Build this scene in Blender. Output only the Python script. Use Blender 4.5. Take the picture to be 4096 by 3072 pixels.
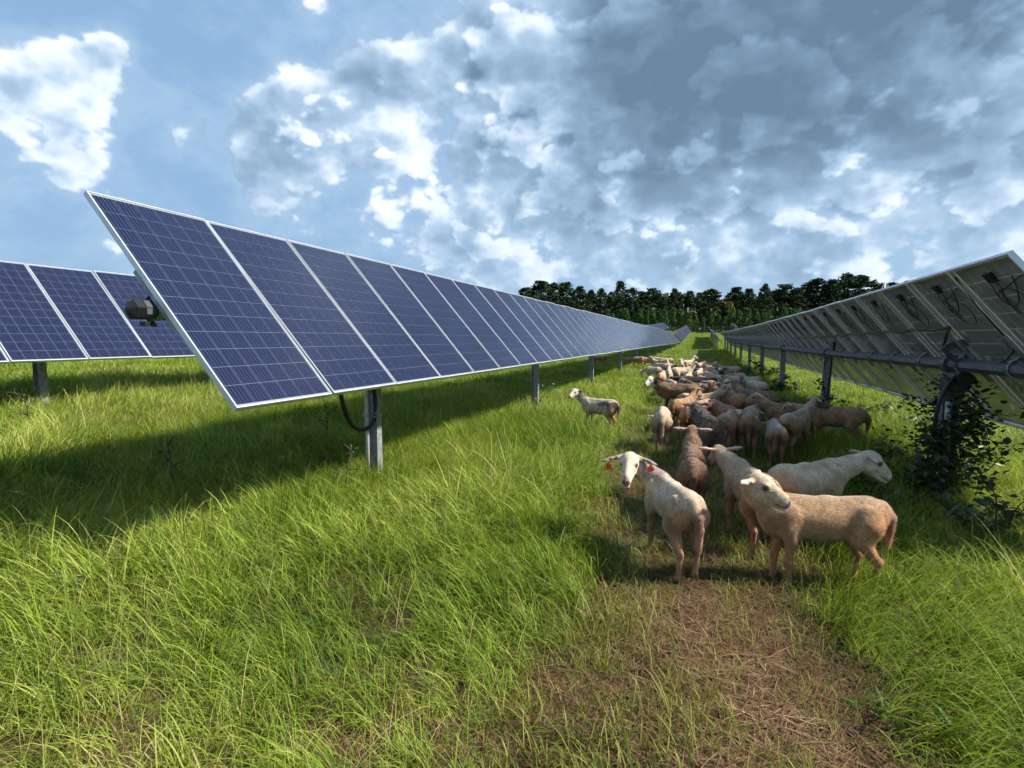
import bpy, math, random
import numpy as np
from mathutils import Matrix, Vector

R = math.radians
scene = bpy.context.scene
C = scene.collection
for o in list(bpy.data.objects):
    bpy.data.objects.remove(o, do_unlink=True)

# ------------------------------------------------------------------ camera
cam_data = bpy.data.cameras.new("camera")
cam = bpy.data.objects.new("camera", cam_data)
C.objects.link(cam)
cam_data.sensor_width = 36.0
cam_data.lens = 36.0 * 2236 / 4096
cam_data.clip_start = 0.05
cam_data.clip_end = 6000
CAM_Z = 1.65
CAM_YAW = R(18.72)
cam.location = (0, 0, CAM_Z)
cam.rotation_euler = (R(90 - 5.14), 0, CAM_YAW)
scene.camera = cam

# ------------------------------------------------------------------ light
SUN_EL, SUN_AZ_VEC = 41.0, Vector((1.0, 0.12, 0)).normalized()
sun_dir = Vector((SUN_AZ_VEC.x * math.cos(R(SUN_EL)), SUN_AZ_VEC.y * math.cos(R(SUN_EL)), math.sin(R(SUN_EL))))
sun_data = bpy.data.lights.new("sun", "SUN")
sun_data.energy = 4.3
sun_data.angle = R(3.5)
sun_data.color = (1.0, 0.945, 0.84)
sun = bpy.data.objects.new("sun", sun_data)
C.objects.link(sun)
sun.rotation_euler = sun_dir.to_track_quat("Z", "Y").to_euler()

scene.view_settings.view_transform = "Standard"
scene.view_settings.look = "None"
scene.view_settings.gamma = 1.0
scene.view_settings.exposure = 1.20
scene.view_settings.use_curve_mapping = False
scene.cycles.max_bounces = 6
scene.cycles.diffuse_bounces = 4
scene.cycles.glossy_bounces = 2
scene.cycles.transmission_bounces = 3
scene.cycles.transparent_max_bounces = 6
scene.cycles.caustics_reflective = False
scene.cycles.caustics_refractive = False
scene.cycles.use_denoising = True
scene.cycles.use_adaptive_sampling = True
scene.cycles.adaptive_threshold = 0.03


class NT:
    """small helper to chain shader nodes"""
    def __init__(self, tree):
        self.t = tree
        self.n = tree.nodes
        self.l = tree.links

    def new(self, kind, **kw):
        nd = self.n.new(kind)
        for k, v in kw.items():
            setattr(nd, k, v)
        return nd

    def put(self, sock, v):
        if isinstance(v, bpy.types.NodeSocket):
            self.l.new(v, sock)
        elif v is not None:
            if hasattr(sock.default_value, "__len__") and not hasattr(v, "__len__"):
                v = [v] * len(sock.default_value)
            if hasattr(sock.default_value, "__len__") and len(sock.default_value) == 4 and len(v) == 3:
                v = (*v, 1.0)
            sock.default_value = v

    def math(self, op, a, b=None, c=None, clamp=False):
        nd = self.new("ShaderNodeMath", operation=op, use_clamp=clamp)
        self.put(nd.inputs[0], a)
        if b is not None: self.put(nd.inputs[1], b)
        if c is not None: self.put(nd.inputs[2], c)
        return nd.outputs[0]

    def vmath(self, op, a, b=None, out=0, scale=None):
        nd = self.new("ShaderNodeVectorMath", operation=op)
        self.put(nd.inputs[0], a)
        if b is not None: self.put(nd.inputs[1], b)
        if scale is not None: self.put(nd.inputs["Scale"], scale)
        return nd.outputs["Value"] if op in ("DOT_PRODUCT", "LENGTH", "DISTANCE") else nd.outputs[out]

    def mix(self, f, a, b, blend="MIX"):
        nd = self.new("ShaderNodeMix", data_type="RGBA", blend_type=blend)
        self.put(nd.inputs[0], f)
        self.put(nd.inputs[6], a)
        self.put(nd.inputs[7], b)
        return nd.outputs[2]

    def noise(self, vec, scale, detail=4, rough=0.55, dist=0.0, lac=2.0):
        nd = self.new("ShaderNodeTexNoise")
        if vec is not None: self.put(nd.inputs["Vector"], vec)
        self.put(nd.inputs["Scale"], scale)
        self.put(nd.inputs["Detail"], detail)
        self.put(nd.inputs["Roughness"], rough)
        self.put(nd.inputs["Lacunarity"], lac)
        self.put(nd.inputs["Distortion"], dist)
        return nd.outputs[0]

    def voronoi(self, vec, scale, feature="F1", detail=0, rough=0.5, smooth=0.5, out="Distance"):
        nd = self.new("ShaderNodeTexVoronoi", feature=feature)
        if vec is not None: self.put(nd.inputs["Vector"], vec)
        self.put(nd.inputs["Scale"], scale)
        self.put(nd.inputs["Detail"], detail)
        self.put(nd.inputs["Roughness"], rough)
        if "Smoothness" in nd.inputs: self.put(nd.inputs["Smoothness"], smooth)
        return nd.outputs[out]

    def maprange(self, v, a, b, c=0.0, d=1.0, smooth=True):
        nd = self.new("ShaderNodeMapRange", interpolation_type="SMOOTHSTEP" if smooth else "LINEAR", clamp=True)
        self.put(nd.inputs[0], v)
        self.put(nd.inputs[1], a); self.put(nd.inputs[2], b)
        self.put(nd.inputs[3], c); self.put(nd.inputs[4], d)
        return nd.outputs[0]

    def ramp(self, f, stops, interp="LINEAR"):
        nd = self.new("ShaderNodeValToRGB")
        nd.color_ramp.interpolation = interp
        e = nd.color_ramp.elements
        while len(e) > 1: e.remove(e[0])
        e[0].position = stops[0][0]; e[0].color = (*stops[0][1], 1)
        for p, c in stops[1:]:
            x = e.new(p); x.color = (*c, 1)
        self.put(nd.inputs[0], f)
        return nd.outputs[0]


# ------------------------------------------------------------------ sky
def cam_dir(px, py):
    """direction seen at a pixel of the 4096x3072 photograph"""
    v = Vector(((px - 2048) / 2236, -(py - 1536) / 2236, -1.0))
    v.rotate(cam.rotation_euler)
    return v.normalized()

world = bpy.data.worlds.new("World")
scene.world = world
world.use_nodes = True
w = NT(world.node_tree)
w.n.clear()
sky = w.new("ShaderNodeTexSky", sky_type="NISHITA", sun_disc=False)
sky.sun_elevation = R(SUN_EL)
sky.sun_rotation = math.atan2(SUN_AZ_VEC.x, SUN_AZ_VEC.y)
sky.air_density = 1.2
sky.dust_density = 1.6
sky.ozone_density = 1.5
tc = w.new("ShaderNodeTexCoord").outputs["Generated"]
d = w.vmath("NORMALIZE", tc)
sep = w.new("ShaderNodeSeparateXYZ"); w.put(sep.inputs[0], d)
dz = w.math("MAXIMUM", sep.outputs[2], 0.0)
inv = w.math("DIVIDE", 1.0, w.math("ADD", dz, 0.85))
comb = w.new("ShaderNodeCombineXYZ")
w.put(comb.inputs[0], w.math("MULTIPLY", sep.outputs[0], inv))
w.put(comb.inputs[1], w.math("MULTIPLY", sep.outputs[1], inv))
w.put(comb.inputs[2], w.math("MULTIPLY", dz, 0.75))
P = comb.outputs[0]
# wobble the lookup so that lobes and edges billow
wn = w.math("SUBTRACT", w.noise(P, 5.5, 3, 0.6), 0.5)
wob = w.vmath("SCALE", (0.11, 0.10, 0.15), scale=wn)
dw = w.vmath("NORMALIZE", w.vmath("ADD", d, wob))

def lobes(lst, vec):
    tot = 0.0
    for px, py, r, wt in lst:
        c = cam_dir(px, py); k = 2.0 / (r / 2236) ** 2
        e = w.math("EXPONENT", w.math("MULTIPLY_ADD", w.vmath("DOT_PRODUCT", vec, tuple(c)), k, -k))
        tot = w.math("MULTIPLY_ADD", e, wt, tot)
    return tot
COVER = [(270, 330, 170, .22), (470, 250, 110, .20), (60, 460, 150, .12), (1150, 460, 210, .17), (1350, 350, 130, .13), (720, 490, 110, .24), (1650, 140, 260, .15), (2050, 240, 220, .13),
         (2500, 330, 480, .20), (3150, 240, 520, .26), (3750, 250, 420, .20), (2350, 600, 360, .14), (3400, 760, 560, .17), (2700, 880, 460, .13),
         (1850, 700, 420, .14), (1860, 960, 90, .12), (900, 90, 380, -.12), (300, 60, 260, -.12), (2200, 1050, 400, .08), (700, 850, 420, .05)]
DARK = [(2450, 380, 340, .40), (2950, 290, 400, .75), (3600, 200, 460, 1.0), (3100, 1000, 420, .22), (1950, 520, 220, .2), (1050, 620, 230, .25), (1600, 230, 200, .2), (3450, 700, 430, -.50), (2750, 720, 300, -.26)]
cov = lobes(COVER, dw)
drk = lobes(DARK, dw)

def density(vec):
    big = w.noise(vec, 4.0, 5, 0.52, 0.0)
    v2 = w.vmath("ADD", vec, w.vmath("SCALE", wob, scale=0.45))
    puffs = w.voronoi(v2, 9.0, "F1", 3.2, 0.56)
    return w.math("MULTIPLY_ADD", w.math("SUBTRACT", 0.62, puffs), 0.20, big)

n0 = density(P)
so = Vector((0.018 * SUN_AZ_VEC.x, 0.018 * SUN_AZ_VEC.y, 0.028))
n1 = density(w.vmath("ADD", P, tuple(so)))
fine = w.noise(P, 21.0, 4, 0.65)
finec = w.math("SUBTRACT", fine, 0.5)
raw = w.math("MULTIPLY_ADD", finec, 0.16, w.math("ADD", n0, cov))
dens = w.maprange(raw, 0.50, 0.588)
soft = w.maprange(w.math("MULTIPLY_ADD", finec, 0.22, raw), 0.30, 0.60)
lit = w.math("MULTIPLY", w.math("SUBTRACT", n0, n1), 4.6)
# overlapping banks: each shelf of density has its own bright rim
saw = w.math("FRACT", w.math("MULTIPLY", w.math("SUBTRACT", raw, 0.515), 4.9))
shelf = w.math("MULTIPLY", w.maprange(saw, 0.0, 0.27), w.math("SUBTRACT", 1.0, saw))
lit = w.math("ADD", lit, w.math("MULTIPLY_ADD", shelf, 0.50, 0.21))
edge = w.maprange(raw, 0.52, 0.90)
lit = w.math("MULTIPLY_ADD", edge, -0.22, lit)
bigc = w.math("MULTIPLY", w.math("SUBTRACT", n0, 0.5), 1.4)
shade = w.math("SUBTRACT", lit, w.math("MULTIPLY", drk, w.math("SUBTRACT", 0.9, bigc)))
shade = w.math("MULTIPLY_ADD", finec, 0.35, shade)
shade = w.maprange(shade, -0.95, 1.15, 0.0, 1.0, False)
cloud = w.ramp(shade, [(0.0, (1.15, 1.85, 2.7)), (0.25, (1.6, 2.5, 3.6)), (0.46, (2.4, 3.65, 5.1)), (0.62, (3.7, 5.0, 6.55)), (0.78, (6.8, 7.7, 8.7)), (1.0, (9.4, 9.7, 10.0))])
base = w.mix(0.85, sky.outputs[0], (2.2, 3.75, 5.85))
haze = w.mix(w.math("MULTIPLY", soft, 0.75), base, (3.4, 4.85, 6.5))
cloud = w.mix(w.maprange(dz, 0.03, 0.36, 0.36, 0.0), cloud, (3.7, 5.1, 6.75))
skyc = w.mix(dens, haze, cloud)
# below the horizon the world fades to the ground's own colour
skyc = w.mix(w.maprange(sep.outputs[2], -0.03, 0.0), (0.9, 1.1, 0.5), skyc)
bg = w.new("ShaderNodeBackground")
w.put(bg.inputs["Color"], skyc)
bg.inputs["Strength"].default_value = 0.0575
wo = w.new("ShaderNodeOutputWorld")
w.l.new(bg.outputs[0], wo.inputs[0])
world.cycles.sampling_method = "MANUAL"
world.cycles.sample_map_resolution = 512

# ------------------------------------------------------------------ helpers
rnd = random.Random(7)
rng = np.random.default_rng(11)

def new_mesh(name, verts, faces, mats=(), midx=None, smooth=False, uvs=None):
    me = bpy.data.meshes.new(name)
    me.from_pydata([tuple(v) for v in verts], [], [tuple(f) for f in faces])
    for m in mats:
        me.materials.append(m)
    if midx is not None:
        me.polygons.foreach_set("material_index", np.asarray(midx, dtype=np.int32))
    if smooth:
        me.polygons.foreach_set("use_smooth", np.ones(len(me.polygons), dtype=bool))
    if uvs is not None:
        uv = me.uv_layers.new(name="UVMap")
        uv.data.foreach_set("uv", np.asarray(uvs, dtype=np.float32).ravel())
    me.update()
    return me

def link(name, data=None, parent=None, matrix=None, loc=None):
    o = bpy.data.objects.new(name, data)
    C.objects.link(o)
    if parent is not None:
        o.parent = parent
    if matrix is not None:
        o.matrix_basis = matrix
    if loc is not None:
        o.location = loc
    return o

def tag(o, label=None, cat=None, group=None, kind=None):
    if label: o["label"] = label
    if cat: o["category"] = cat
    if group: o["group"] = group
    if kind: o["kind"] = kind
    return o

class MB:
    """collects simple shapes into one mesh"""
    def __init__(self):
        self.v, self.f, self.m = [], [], []

    def add(self, v, f, m=0):
        n = len(self.v)
        self.v += [tuple(x) for x in v]
        self.f += [tuple(i + n for i in q) for q in f]
        self.m += [m] * len(f)
        return self

    def box(self, c, s, m=0, rot=None):
        c = Vector(c)
        vs = []
        for z in (-1, 1):
            for y in (-1, 1):
                for x in (-1, 1):
                    p = Vector((x * s[0] / 2, y * s[1] / 2, z * s[2] / 2))
                    if rot is not None: p = rot @ p
                    vs.append(c + p)
        return self.add(vs, [(0, 2, 3, 1), (4, 5, 7, 6), (0, 1, 5, 4), (2, 6, 7, 3), (0, 4, 6, 2), (1, 3, 7, 5)], m)

    def tube(self, pts, r, n=8, m=0, caps=True, phase=0.0):
        pts = [Vector(p) for p in pts]
        rs = r if hasattr(r, "__len__") else [r] * len(pts)
        vs, fs = [], []
        prev = None
        for i, p in enumerate(pts):
            t = (pts[min(i + 1, len(pts) - 1)] - pts[max(i - 1, 0)]).normalized()
            if prev is None:
                a = Vector((0, 0, 1)) if abs(t.z) < 0.9 else Vector((1, 0, 0))
                u = t.cross(a).normalized()
            else:
                u = (prev - t * prev.dot(t)).normalized()
            prev = u
            b = t.cross(u)
            for k in range(n):
                an = phase + 2 * math.pi * k / n
                vs.append(p + (u * math.cos(an) + b * math.sin(an)) * rs[i])
        for i in range(len(pts) - 1):
            for k in range(n):
                k2 = (k + 1) % n
                fs.append((i * n + k, i * n + k2, (i + 1) * n + k2, (i + 1) * n + k))
        if caps:
            fs.append(tuple(reversed(range(n))))
            fs.append(tuple((len(pts) - 1) * n + k for k in range(n)))
        return self.add(vs, fs, m)

    def prism(self, poly, z0, z1, m=0):
        """poly in (x, y), extruded along z"""
        n = len(poly)
        vs = [(x, y, z0) for x, y in poly] + [(x, y, z1) for x, y in poly]
        fs = [tuple(reversed(range(n))), tuple(range(n, 2 * n))]
        fs += [(i, (i + 1) % n, n + (i + 1) % n, n + i) for i in range(n)]
        return self.add(vs, fs, m)

    def mesh(self, name, mats, smooth=False):
        return new_mesh(name, self.v, self.f, mats, self.m, smooth)


def bez(p0, p1, p2, p3, n=10):
    p0, p1, p2, p3 = map(Vector, (p0, p1, p2, p3))
    return [p0 * (1 - t) ** 3 + p1 * 3 * t * (1 - t) ** 2 + p2 * 3 * t * t * (1 - t) + p3 * t ** 3 for t in [i / n for i in range(n + 1)]]

def material(name):
    m = bpy.data.materials.new(name)
    m.use_nodes = True
    nt = NT(m.node_tree)
    b = nt.n["Principled BSDF"]
    return m, nt, b

def simple_mat(name, col, rough=0.6, metal=0.0, var=0.25, scale=9.0, bump=0.0, coat=0.0):
    m, nt, b = material(name)
    tc = nt.new("ShaderNodeTexCoord").outputs["Object"]
    n = nt.noise(tc, scale, 5, 0.6)
    lo = [c * (1 - var) for c in col]; hi = [min(1, c * (1 + var)) for c in col]
    nt.put(b.inputs["Base Color"], nt.mix(nt.maprange(n, 0.3, 0.7), lo, hi))
    b.inputs["Roughness"].default_value = rough
    b.inputs["Metallic"].default_value = metal
    if coat: b.inputs["Coat Weight"].default_value = coat
    if bump:
        bp = nt.new("ShaderNodeBump"); bp.inputs["Strength"].default_value = bump
        nt.put(bp.inputs["Height"], nt.noise(tc, scale * 4, 4, 0.6)); nt.l.new(bp.outputs[0], b.inputs["Normal"])
    return m

# ------------------------------------------------------------------ terrain
PY = [-50, 0, 5, 35, 70, 100, 130, 155, 180, 230, 400, 3000]
PZ = [0, 0, 0, -.28, -.25, .1, .75, 1.35, 1.8, 2.6, 4, 6]
def sstep(a, b, x):
    t = np.clip((np.asarray(x, float) - a) / (b - a), 0, 1)
    return t * t * (3 - 2 * t)

_lat = np.random.default_rng(5).random((64, 64))
def vnoise2(x, y):
    x = np.asarray(x, float); y = np.asarray(y, float)
    xi = np.floor(x).astype(int); yi = np.floor(y).astype(int)
    fx = x - xi; fy = y - yi
    fx = fx * fx * (3 - 2 * fx); fy = fy * fy * (3 - 2 * fy)
    g = lambda a, b: _lat[a % 64, b % 64]
    return (g(xi, yi) * (1 - fx) + g(xi + 1, yi) * fx) * (1 - fy) + (g(xi, yi + 1) * (1 - fx) + g(xi + 1, yi + 1) * fx) * fy

def gz(x, y):
    """ground height"""
    x = np.asarray(x, float); y = np.asarray(y, float)
    base = np.interp(y, PY, PZ) + 0.55 * sstep(-4.2, -10, x)
    fade = np.clip(1 - np.hypot(x, y) / 120, 0, 1)
    off = np.clip((np.abs(x - 0.4) - 0.7) / 2, 0, 1)
    return base + fade * (0.05 + 0.09 * off) * (vnoise2(x * 0.9 + 7, y * 0.9 + 3) - 0.5)

def zone_dry(x, y):
    """0..1: how much of the trodden, browned strip lies here"""
    n = vnoise2(x * 1.7 + 20, y * 1.7) - 0.5
    c = 0.24 + 0.07 * (y - 2)
    core = 1 - sstep(0.16, 0.66, (np.abs(x - c) + n * 0.6) * (.85 + .22 * np.maximum(y - 2.2, 0)))
    near = 1 - sstep(2.5, 3.9, y + n * 1.5)
    near2 = 0.6 * (1 - sstep(6.5, 9, y)) * sstep(-1.1, -0.7, x) * (1 - sstep(-0.45, -0.1, x)) * sstep(5.0, 6.0, y)
    left = 0.75 * sstep(0.50, 0.68, vnoise2(x * 2.1 + 3, y * 2.1 + 9)) * (1 - sstep(2.3, 3.6, y)) * (1 - sstep(0.9, 2.0, np.abs(x + 1.1)))
    return np.clip(np.maximum(np.maximum(core * near, near2), left * .5), 0, 1)

def zone_path(x, y):
    """0..1: the mown and trodden lane between the rows"""
    n = vnoise2(x * 0.8 + 40, y * 0.5) - 0.5
    mid = sstep(3, 5, y) * (1 - sstep(10, 16, y))
    c = 0.42 - 0.012 * np.minimum(y, 40) - .25 * (1 - sstep(3, 5.5, y)) - .22 * mid
    w = 1.0 - .28 * (1 - sstep(3, 5.5, y)) + .22 * mid
    return 1 - sstep(w - 0.25, w + 0.45, np.abs(x - c) + n * 0.5)

# ground sheet
gx = np.concatenate([np.linspace(-1500, -120, 12), np.linspace(-100, -20, 17), np.linspace(-18, 12, 121), np.linspace(15, 100, 18), np.linspace(120, 1500, 12)])
gy = np.concatenate([np.linspace(-60, -2, 8), np.linspace(-1, 20, 106), np.linspace(21, 70, 50), np.linspace(73, 260, 64), np.linspace(280, 3000, 18)])
X, Y = np.meshgrid(gx, gy)
Z = gz(X, Y)
nx, ny = len(gx), len(gy)
verts = np.stack([X.ravel(), Y.ravel(), Z.ravel()], 1)
ii = (np.arange(ny - 1)[:, None] * nx + np.arange(nx - 1)[None, :]).ravel()
faces = np.stack([ii, ii + 1, ii + nx + 1, ii + nx], 1)
m_ground, nt, b = material("meadow_soil")
tc = nt.new("ShaderNodeTexCoord").outputs["Object"]
nA = nt.noise(tc, 0.55, 5, 0.6); nB = nt.noise(tc, 6.0, 6, 0.7); nC = nt.noise(tc, 45.0, 4, 0.7)
soil = nt.ramp(nB, [(0.3, (0.035, 0.024, 0.014)), (0.55, (0.085, 0.06, 0.035)), (0.75, (0.15, 0.115, 0.07))])
green = nt.ramp(nt.math("ADD", nt.math("MULTIPLY", nA, 0.6), nt.math("MULTIPLY", nC, 0.4)), [(0.3, (0.035, 0.07, 0.010)), (0.5, (0.075, 0.135, 0.017)), (0.7, (0.125, 0.175, 0.028))])
sp = nt.new("ShaderNodeSeparateXYZ"); nt.put(sp.inputs[0], tc)
gm = nt.new("ShaderNodeAttribute", attribute_name="grassy").outputs["Fac"]
nt.put(b.inputs["Base Color"], nt.mix(nt.math("MULTIPLY", gm, nt.maprange(nB, 0.25, 0.6, 0.55, 1.0)), soil, green))
b.inputs["Roughness"].default_value = 0.95
b.inputs["Specular IOR Level"].default_value = 0.1
bp = nt.new("ShaderNodeBump"); bp.inputs["Strength"].default_value = 0.8; bp.inputs["Distance"].default_value = 0.05
nt.put(bp.inputs["Height"], nt.math("ADD", nB, nC)); nt.l.new(bp.outputs[0], b.inputs["Normal"])
me = new_mesh("ground", verts, faces, [m_ground], smooth=True)
at = me.attributes.new("grassy", "FLOAT", "POINT")
grassy = np.clip(0.35 + 0.65 * sstep(6, 30, Y.ravel()) + 0.3 * (1 - zone_path(X, Y).ravel()), 0, 1) * (1 - 0.9 * zone_dry(X, Y).ravel())
at.data.foreach_set("value", grassy.astype(np.float32))
ground = tag(link("ground", me), kind="structure")

# ------------------------------------------------------------------ materials of the trackers
m_frame = simple_mat("anodised_aluminium", (0.62, 0.63, 0.65), 0.38, 0.55, 0.10, 4.0)
m_steel = simple_mat("galvanised_steel", (0.27, 0.29, 0.305), 0.55, 0.45, 0.30, 14.0, 0.12)
m_tube = simple_mat("weathered_torque_tube", (0.085, 0.092, 0.105), 0.5, 0.4, 0.25, 10.0, 0.1)
m_black = simple_mat("black_plastic", (0.006, 0.006, 0.0065), 0.5, 0.0, 0.3, 20.0)
m_cable = simple_mat("black_cable", (0.010, 0.010, 0.011), 0.5, 0.0, 0.3, 30.0)
m_redwire = simple_mat("faded_red_wire", (0.16, 0.035, 0.035), 0.55, 0.0, 0.3, 30.0)
m_pipe = simple_mat("grey_conduit", (0.46, 0.47, 0.48), 0.5, 0.2, 0.15, 12.0)
m_label = simple_mat("faded_label", (0.10, 0.105, 0.10), 0.6, 0.0, 0.2, 60.0)

# white backsheet: lets a little light through, as it does between the cells
m_sheet, nt, b = material("white_backsheet")
b.inputs["Base Color"].default_value = (0.23, 0.255, 0.28, 1)
b.inputs["Roughness"].default_value = 0.30
b.inputs["Coat Weight"].default_value = 0.6
b.inputs["Coat Roughness"].default_value = 0.05
tr = nt.new("ShaderNodeBsdfTranslucent"); tr.inputs[0].default_value = (0.60, 0.62, 0.58, 1)
mx = nt.new("ShaderNodeMixShader"); mx.inputs[0].default_value = 0.07
nt.l.new(b.outputs[0], mx.inputs[1]); nt.l.new(tr.outputs[0], mx.inputs[2])
nt.l.new(mx.outputs[0], nt.n["Material Output"].inputs[0])

# silicon cell under glass: uv runs 0..1 over each cell
m_cell, nt, b = material("silicon_cell")
uvn = nt.new("ShaderNodeUVMap"); uvn.uv_map = "UVMap"
su = nt.new("ShaderNodeSeparateXYZ"); nt.put(su.inputs[0], uvn.outputs[0])
tri = nt.math("PINGPONG", nt.math("MULTIPLY", su.outputs[0], 5.0), 0.5)          # 0.5 at each of five busbars
bus = nt.maprange(tri, 0.468, 0.480, 0.0, 1.0, False)
oi = nt.new("ShaderNodeObjectInfo").outputs["Random"]
tco = nt.new("ShaderNodeTexCoord").outputs["Object"]
vor = nt.voronoi(tco, 55.0, "F1", out="Color")
vs = nt.new("ShaderNodeSeparateColor"); nt.put(vs.inputs[0], vor)
grain = nt.maprange(vs.outputs[0], 0.0, 1.0, 0.75, 1.3, False)
tone = nt.mix(oi, (0.0014, 0.0032, 0.026), (0.0044, 0.0044, 0.026))
big = nt.noise(tco, 1.2, 2, 0.5)
tone = nt.mix(nt.maprange(big, 0.35, 0.65), tone, (0.0014, 0.0048, 0.030))
cellc = nt.vmath("SCALE", tone, scale=grain)
cc = nt.mix(bus, cellc, (0.16, 0.18, 0.27))
nt.put(b.inputs["Base Color"], cc)
b.inputs["Roughness"].default_value = 0.35
b.inputs["Specular IOR Level"].default_value = 0.15
b.inputs["Coat Weight"].default_value = 0.45
nt.put(b.inputs["Coat Roughness"], nt.maprange(nt.noise(tco, 3.0, 4, 0.6), 0.3, 0.7, 0.03, 0.14))
b.inputs["Coat IOR"].default_value = 1.42

# ------------------------------------------------------------------ solar panel meshes
PW, PL, PP = 0.992, 1.956, 1.012
CELL, PITCH = 0.1558, 0.1586
FR = 0.010

def cell_quads(with_cells=True, with_frame=False):
    v, f, mi, uv = [], [], [], []
    def quad(x0, y0, x1, y1, z, m, flip=False):
        n = len(v)
        v.extend([(x0, y0, z), (x1, y0, z), (x1, y1, z), (x0, y1, z)])
        f.append((n, n + 1, n + 2, n + 3) if not flip else (n + 3, n + 2, n + 1, n))
        mi.append(m); uv.extend([(0, 0), (1, 0), (1, 1), (0, 1)])
    hx, hy = PW / 2 - 0.004, PL / 2 - 0.004
    quad(-hx, -hy, hx, hy, -0.0045, 0)
    if with_cells:
        for i in range(6):
            for j in range(12):
                cx, cy = (i - 2.5) * PITCH, (j - 5.5) * PITCH
                quad(cx - CELL / 2, cy - CELL / 2, cx + CELL / 2, cy + CELL / 2, -0.0033, 1)
    if with_frame:
        for sx in (-1, 1):
            quad(min(sx * PW / 2, sx * (PW / 2 - .012)), -PL / 2, max(sx * PW / 2, sx * (PW / 2 - .012)), PL / 2, 0.001, 2)
        for sy in (-1, 1):
            quad(-PW / 2 + .012, min(sy * PL / 2, sy * (PL / 2 - .012)), PW / 2 - .012, max(sy * PL / 2, sy * (PL / 2 - .012)), 0.001, 2)
        n = len(v)
        v.extend([(-PW / 2, -PL / 2, 0), (PW / 2, -PL / 2, 0), (PW / 2, PL / 2, 0), (-PW / 2, PL / 2, 0),
                  (-PW / 2, -PL / 2, -.038), (PW / 2, -PL / 2, -.038), (PW / 2, PL / 2, -.038), (-PW / 2, PL / 2, -.038)])
        for q in ((0, 4, 5, 1), (1, 5, 6, 2), (2, 6, 7, 3), (3, 7, 4, 0)):
            f.append(tuple(n + k for k in q)); mi.append(2); uv.extend([(0, 0)] * 4)
    return v, f, mi, uv

me_panel = new_mesh("solar_panel", *cell_quads(True)[:2], mats=(m_sheet, m_cell), midx=cell_quads(True)[2], uvs=cell_quads(True)[3])
me_panel_bare = new_mesh("solar_panel_bare", *cell_quads(False)[:2], mats=(m_sheet, m_cell), midx=cell_quads(False)[2], uvs=cell_quads(False)[3])
q = cell_quads(True, True)
me_panel_far = new_mesh("solar_panel_far", q[0], q[1], mats=(m_sheet, m_cell, m_frame), midx=q[2], uvs=q[3])
h = CELL / 2
me_cell = new_mesh("solar_cell", [(-h, -h, .0007), (h, -h, .0007), (h, h, .0007), (-h, h, .0007), (-h, -h, 0), (h, -h, 0), (h, h, 0), (-h, h, 0)],
                   [(0, 1, 2, 3), (0, 4, 5, 1), (1, 5, 6, 2), (2, 6, 7, 3), (3, 7, 4, 0)], (m_cell,), uvs=[(0, 0), (1, 0), (1, 1), (0, 1)] + [(0.1, 0)] * 16)
fb = MB()
for s in (-1, 1):
    fb.box((s * (PW / 2 - .005), 0, -.018), (.010, PL, .040))
    fb.box((s * (PW / 2 - .016), 0, -.037), (.012, PL - .02, .002))
    fb.box((0, s * (PL / 2 - .005), -.018), (PW - .02, .010, .040))
    fb.box((0, s * (PL / 2 - .016), -.037), (PW - .046, .012, .002))
me_pframe = fb.mesh("panel_frame", (m_frame,))
jb = MB().box((0, 0, -.012), (.115, .085, .020)).box((0, 0, -.022), (.09, .065, .006))
me_jbox = jb.mesh("junction_box", (m_black,))
me_sticker = MB().box((0, 0, 0), (.07, .20, .0012)).mesh("rating_label", (m_label,))

def loop_mesh(k):
    r = random.Random(50 + k)
    mb = MB()
    x0 = -.05
    a = [Vector((x0, -.05, -.02))]
    if k % 3 != 2:
        R1 = .13 + .05 * r.random(); cx, cy = x0 - .10, -.20 - .05 * r.random()
        n = 20
        for i in range(n + 1):
            t = math.pi * .35 - 2 * math.pi * (1.05) * i / n
            a.append(Vector((cx + R1 * 1.15 * math.cos(t), cy + R1 * math.sin(t), -.025 - .025 * i / n)))
        a.append(Vector((-.45, -.02, -.03)))
    else:
        a += bez((x0, -.05, -.02), (x0, -.3, -.04), (x0 - .1, -.38, -.04), (x0 - .2, -.02, -.03), 10)
    mb.tube(a, .0045, 5)
    b2 = bez((.05, -.05, -.02), (.09, -.30 - .1 * r.random(), -.06), (-.18, -.34, -.05), (-.34, -.01, -.03), 12)
    mb.tube(b2, .0045, 5)
    return mb.mesh("cable_loop", (m_cable,), True)
loops = [loop_mesh(k) for k in range(5)]

# clamp channel that ties two panels to the tube
TUBE_OFF = 0.150
TR = 0.070
cb = MB()
cb.box((0, 0, -.0545), (.075, .56, .006)).box((-.034, 0, -.0675), (.006, .56, .022)).box((.034, 0, -.0675), (.006, .56, .022))
for s in (-1, 1):
    cb.box((0, s * .082, -.115), (.055, .006, .085))
cb.box((0, 0, -TUBE_OFF - TR - .004), (.055, .172, .005))
me_clamp = cb.mesh("clamp_channel", (m_steel,))
# strap round the tube
ring = []
sb = MB()
for k in range(8):
    a0 = math.pi / 8 + k * math.pi / 4
    rr = (TR + .008)
    c = Vector((0, rr * math.cos(a0 + math.pi / 8) * math.cos(math.pi / 8), -TUBE_OFF + rr * math.sin(a0 + math.pi / 8) * math.cos(math.pi / 8)))
    sb.box(c, (.03, .004, rr * 2 * math.sin(math.pi / 8)), 0, Matrix.Rotation(a0 + math.pi / 8, 3, "X"))
me_strap = sb.mesh("tube_strap", (m_steel,))

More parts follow.
